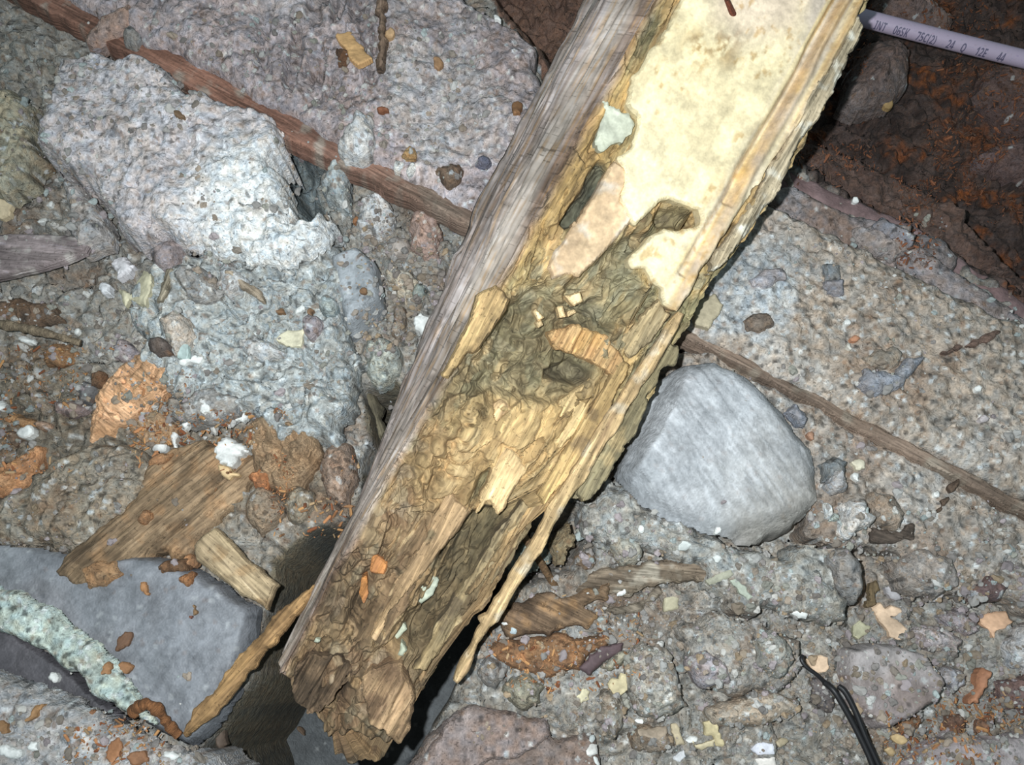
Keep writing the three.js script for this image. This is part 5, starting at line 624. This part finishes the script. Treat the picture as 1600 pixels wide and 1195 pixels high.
for (const [l, px, c, o] of [
  ['large two-lobed beige paint flake with a hole', [[1366, 948], [1378, 942], [1384, 952], [1392, 944], [1408, 954], [1396, 962], [1386, 962], [1396, 968], [1404, 976], [1413, 986], [1400, 992], [1402, 1002], [1388, 996], [1382, 980], [1372, 964]], C(214, 186, 158)], ['pale green-beige paint flake left of the two-lobed flake', [[1332, 978], [1342, 970], [1350, 976], [1358, 980], [1354, 990], [1342, 998], [1334, 992]], C(190, 186, 156)],
  ['beige paint flake with a pointed tail at the right', [[1535, 966], [1548, 958], [1572, 955], [1576, 966], [1582, 972], [1568, 980], [1556, 984], [1550, 998], [1544, 982], [1536, 974]], C(214, 174, 142)], ['heart-shaped beige paint flake above the wire', [[1262, 1028], [1272, 1030], [1282, 1022], [1292, 1028], [1294, 1044], [1286, 1054], [1276, 1050], [1270, 1040]], C(222, 192, 162)],
  ['beige paint flake between the two speckled concrete lumps', [[950, 1068], [956, 1058], [966, 1060], [970, 1052], [979, 1054], [980, 1076], [968, 1088], [958, 1084]], C(214, 200, 162)], ['cream paint flake below the orange-brown cake', [[902, 1088], [910, 1076], [922, 1080], [920, 1092], [908, 1098]], C(214, 204, 172)],
  ['cream and brown broken paint flake at the bottom', [[997, 1140], [1016, 1138], [1042, 1134], [1046, 1146], [1030, 1154], [1012, 1152], [1000, 1148]], C(178, 160, 140)], ['bone-shaped beige paint flake at the bottom', [[1048, 1132], [1056, 1130], [1062, 1144], [1068, 1162], [1056, 1164], [1050, 1150]], C(196, 180, 150)], ['long beige paint flake with a hooked foot at the bottom', [[1100, 1128], [1112, 1126], [1120, 1134], [1124, 1154], [1132, 1160], [1130, 1166], [1120, 1164], [1114, 1150], [1102, 1148]], C(206, 190, 150)], ['curved beige paint flake under the hooked one', [[1082, 1158], [1088, 1164], [1104, 1160], [1116, 1154], [1114, 1166], [1098, 1172], [1086, 1170]], C(200, 186, 154)],
  ['white bent paint flake above the heart-shaped one', [[1240, 958], [1248, 948], [1256, 954], [1264, 958], [1262, 966], [1250, 966]], WHITE], ['white curled shell-like flake at the right', [[1468, 932], [1478, 922], [1482, 908], [1491, 924], [1486, 932], [1476, 940]], C(214, 206, 204)], ['glassy grey flake above the two-lobed beige flake', blob(1394, 928, 16, 7, 35, 81), C(172, 168, 170)], ['small cream flake in the rubble at the bottom right', blob(1405, 1155, 11, 8, 30, 82), C(204, 176, 130)], ['tan flake in the brown rubble at the bottom right', blob(1390, 1175, 12, 9, 40, 83), C(184, 160, 122)], ['white flake in the brown rubble at the right', blob(1436, 1134, 5, 4, 0, 84), WHITE],
  ['squarish white flake at the left end of the bottom flakes', blob(925, 1153, 7, 7, 0, 85), C(208, 214, 212)], ['white lump with a brown hole on the flat stone', [[916, 1172], [922, 1164], [934, 1162], [934, 1178], [922, 1184], [916, 1180]], C(226, 222, 216)], ['narrow white flake at the bottom edge on the flat stone', blob(932, 1190, 4, 10, -30, 86), WHITE], ['small white flake left of the broken paint flake', blob(997, 1126, 8, 4, 15, 87), WHITE], ['white flake tilted at the bottom between beige flakes', [[1052, 1188], [1062, 1178], [1070, 1170], [1072, 1182], [1064, 1190]], C(220, 220, 222)], ['white flake right of the bone-shaped one', blob(1080, 1154, 9, 5, 0, 88), WHITE], ['white fibrous flake at the bottom left of the wire', [[1174, 1170], [1186, 1160], [1204, 1160], [1206, 1176], [1184, 1180]], C(214, 214, 222)], ['flat white flake at the bottom edge left of the wire', [[1178, 1184], [1208, 1184], [1212, 1200], [1186, 1200]], C(230, 222, 214)], ['pale green sliver beside the wire', blob(1302, 1082, 5, 12, -20, 89), C(178, 178, 150)], ['cream flake at the lower left of the pinkish ribbed chunk', blob(1222, 1160, 12, 6, -30, 90), C(196, 180, 150)],
  ['small white flake near the nail', blob(834, 835, 6, 4, 0, 91), WHITE], ['bluish-white flake near the tip of the free sliver', blob(802, 986, 7, 6, 0, 92), C(206, 220, 224)], ['white flake hugging the tip of the free sliver', blob(788, 974, 7, 4, 0, 93), WHITE], ['white flakelet on the long rotten lath', blob(972, 926, 8, 4, -20, 94), WHITE], ['cream flake on the concrete beside the long rotten lath', blob(1048, 944, 12, 14, 0, 95), C(178, 170, 144)],
  ['white mortar crumb on the concrete apron below the boulder', blob(1068, 853, 11, 9, 0, 96), C(206, 210, 206)], ['upper pale tile splinter right of the long rotten lath', [[1106, 904], [1140, 890], [1145, 898], [1112, 914]], C(176, 174, 154)], ['lower pale tile splinter right of the long rotten lath', [[1138, 908], [1146, 904], [1176, 932], [1168, 938]], C(184, 190, 174)], ['white crumb high on the concrete apron right of the boulder', blob(1120, 872, 6, 5, 0, 97), C(206, 208, 204)],
]) chip(l, px, 1.8, c, { category: 'flake', rough: 0.0006 });
crumbly('orange-brown crumbly patch in the rubble at the bottom right', [[1410, 1122], [1440, 1112], [1446, 1130], [1428, 1148], [1410, 1146]], 6, C(160, 112, 64), C(118, 82, 54));
crumbly('rusty brown clod at the lower right', [[1476, 1120], [1500, 1112], [1512, 1132], [1492, 1150], [1474, 1144]], 8, C(140, 92, 60), C(100, 70, 54));
crumbly('orange-brown clod right of the rusty one', [[1530, 1124], [1556, 1120], [1558, 1140], [1530, 1146]], 8, C(160, 112, 78), C(124, 88, 66));
woodPiece('wood_splinter', 'olive-brown splinter standing above the two-lobed flake', 'splinter', [[1362, 904], [1371, 904], [1368, 944], [1358, 946]], 5, C(128, 108, 74), C(98, 82, 58), 0);
woodPiece('bark_scrap', 'dark bark scrap in the hollow beside the large white lump', 'bark', [[1364, 818], [1400, 832], [1428, 812], [1426, 838], [1400, 848], [1372, 844]], 4, C(96, 82, 74), C(70, 60, 54), 1.2);
// the black wire
{
  const w = new THREE.Group(); w.name = 'black_wire'; const y = Math.max(0.006, hit(1330, 1120).y + 0.006); const p0 = onFrame(ground, 1330, 1120, y); w.position.set(p0[0], 0, -p0[1]); scene.add(w); w.updateMatrixWorld(true);
  const black = new THREE.MeshStandardMaterial({ color: 0x1c1b1d, roughness: 0.5 });
  for (const s of [0, 1]) place(rod(s ? [[1310, 1072, y + 0.004], [1318, 1078, y + 0.005], [1334, 1106, y + 0.005], [1352, 1150, y + 0.004], [1368, 1185, y + 0.003], [1388, 1230, y + 0.002]] : [[1288, 1066, y + 0.002], [1302, 1078, y + 0.005], [1316, 1100, y + 0.005], [1336, 1136, y + 0.004], [1358, 1182, y + 0.003], [1376, 1232, y + 0.002]], 0.0014, 90, 12), 'strand', black, w);
  place(rod([[1254, 1024, y + 0.004], [1252, 1030, y + 0.005], [1258, 1040, y + 0.005], [1276, 1054, y + 0.004], [1288, 1066, y + 0.002]], 0.0009, 40, 10), 'loose_end', black, w);
  tag(w, 'pair of thin black wire strands leaving by the lower edge', 'wire');
}
// the printed cable in the pit
{
  const cv = document.createElement('canvas'); cv.width = 2048; cv.height = 128; const g = cv.getContext('2d'); g.fillStyle = '#b8a8bc'; g.fillRect(0, 0, 2048, 128);
  for (let k = 0; k < 900; k++) { g.fillStyle = `rgba(${90 + 60 * rnd()},${84 + 60 * rnd()},${96 + 60 * rnd()},0.12)`; g.fillRect(rnd() * 2048, rnd() * 128, 2 + 14 * rnd(), 1 + 3 * rnd()); }
  g.fillStyle = '#625c74'; g.font = 'bold 30px sans-serif'; ['INT', '06SK', '75C(2)', '24', 'Q', '12E', '44'].forEach((w, k) => (g.save(), g.translate([545, 660, 800, 985, 1070, 1160, 1290][k], 76), g.scale(1.35, 1), g.fillText(w, 0, 0), g.restore()));
  const t = new THREE.CanvasTexture(cv); t.colorSpace = THREE.SRGBColorSpace; t.wrapS = t.wrapT = THREE.RepeatWrapping;
  const sheath = new THREE.MeshStandardMaterial({ map: t, roughness: 0.45 }), yy = -0.004, A = onFrame(ground, 1230, -4, yy), B = onFrame(ground, 1760, 122, yy), a = V3(A[0], yy, -A[1]), b = V3(B[0], yy - 0.004, -B[1]), L = a.distanceTo(b);
  const geo = new THREE.CylinderGeometry(0.0053, 0.0053, L, 40, 24, false), uvA = geo.attributes.uv, n = uvA.count; for (let i = 0; i < n; i++) { const ux = uvA.getX(i), uy = uvA.getY(i); uvA.setXY(i, uy, 1 - ux); }
  const p = geo.attributes.position; for (let i = 0; i < p.count; i++) { const q = p.getY(i) / L; p.setZ(i, p.getZ(i) + 0.003 * (q * q * 4 - 1)); }
  geo.computeVertexNormals();
  const m = new THREE.Mesh(geo, sheath); m.name = 'cable'; m.castShadow = m.receiveShadow = true; m.quaternion.setFromUnitVectors(V3(0, 1, 0), b.clone().sub(a).normalize()); m.rotateY(2.4); m.position.copy(a.clone().add(b).multiplyScalar(0.5)); scene.add(m);
  tag(m, 'straight lilac-grey printed cable crossing the pit behind the timber', 'cable');
}
// ================================================================ GRIT AND SAWDUST NOBODY COULD COUNT
function scatter(name, label, n, zones, geo, palette, size, flat) {
  const m = new THREE.MeshStandardMaterial({ roughness: 0.95 }), im = new THREE.InstancedMesh(geo, m, n), mt = new THREE.Matrix4(), q = new THREE.Quaternion(), e = new THREE.Euler(), col = new THREE.Color(); let k = 0, tries = 0;
  const tot = zones.reduce((a, z) => a + z[4], 0);
  while (k < n && tries++ < n * 6) {
    let r = rnd() * tot, z = zones[0]; for (const w of zones) { r -= w[4]; if (r <= 0) { z = w; break; } }
    const px = mix(z[0], z[2], rnd()), py = mix(z[1], z[3], rnd()); if (fbm(px * 0.012, py * 0.012, 3, 91) < (z[6] ?? 0.4)) continue;
    const y = hit(px, py); if (!z[7] && swept[Math.max(0, rIdx(y.x, -y.z))] && rnd() < 0.93) continue; const s = size[0] * (size[1] / size[0]) ** (rnd() ** 2.8); const c = palette[(z[5] ?? 0)], p = c[Math.floor(rnd() * c.length)]; if (y.y < -0.055 && !z[7]) continue;
    e.set(rnd() * 6.28 * flat, rnd() * 6.28, rnd() * 6.28 * flat); q.setFromEuler(e); mt.compose(V3(y.x, y.y + s * 0.15, y.z), q, V3(s * (0.7 + 0.6 * rnd()), s * (0.6 + 0.4 * rnd()), s * (0.7 + 0.6 * rnd()))); im.setMatrixAt(k, mt); const f = 0.75 + 0.5 * rnd(); im.setColorAt(k++, col.setRGB(p[0] * f, p[1] * f, p[2] * f));
  }
  im.count = k; im.name = name; im.castShadow = im.receiveShadow = true; scene.add(im); tag(im, label, null, null, 'stuff');
}
{
  const g = new THREE.IcosahedronGeometry(1, 1), p = g.attributes.position; for (let i = 0; i < p.count; i++) { const x = p.getX(i), y = p.getY(i), z = p.getZ(i), k = 0.6 + 0.75 * noise(x * 2.1 + 5, y * 2.1 + z * 1.6 + 9, 3); p.setXYZ(i, x * k, y * k, z * k); } g.computeVertexNormals();
  const gy = [GREY, C(150, 148, 138), GREY, TEAL, C(184, 180, 174), C(132, 126, 122), C(140, 130, 120), WARM, LILAC, C(186, 184, 180)], br = [C(136, 124, 112), WARM, GREY, C(144, 130, 114), C(158, 138, 114), C(122, 114, 108), GREY, LILAC];
  scatter('mortar_grit', 'crushed mortar grit strewn over the rubble', 6800, [[0, 20, 760, 400, 2.2, 0, 0.45], [0, 380, 620, 700, 2, 0, 0.42], [0, 500, 300, 900, 1, 1], [1080, 330, 1600, 800, 1.2, 0, 0.5], [900, 780, 1600, 1195, 3.4, 0, 0.35], [1150, 860, 1600, 1195, 1.8, 1, 0.4], [740, 860, 1100, 1160, 1, 1], [0, 1050, 330, 1195, 0.5, 0], [560, 330, 720, 560, 0.8, 1]], g, [gy, br], [0.0005, 0.0026], 1);
  const sw = new THREE.CapsuleGeometry(0.35, 1.6, 2, 6); sw.rotateZ(Math.PI / 2); sw.rotateY(0.4);
  scatter('sawdust', 'rust-orange sawdust and rotten wood fibres', 4200, [[1240, 0, 1600, 330, 7, 1, 0.46, 1], [1400, 200, 1600, 420, 2, 1, 0.46, 1], [0, 540, 300, 740, 1.3, 0, 0.5], [190, 640, 480, 770, 1.6, 0, 0.48], [380, 640, 560, 840, 0.7, 0, 0.5], [740, 930, 1000, 1080, 0.9, 0, 0.5], [1380, 1080, 1600, 1195, 1, 0, 0.5], [100, 1120, 260, 1195, 0.5, 0, 0.45]], sw, [[ORANGE, C(196, 138, 72), RUST, TAN, C(150, 104, 60)].map((c) => calm(c, 0.2)), [C(140, 82, 46), C(124, 70, 40), C(158, 94, 54), C(100, 66, 48), C(110, 82, 66)].map((c) => calm(c, 0.2))], [0.0007, 0.0026], 0.5);
}
renderer.render(scene, camera);
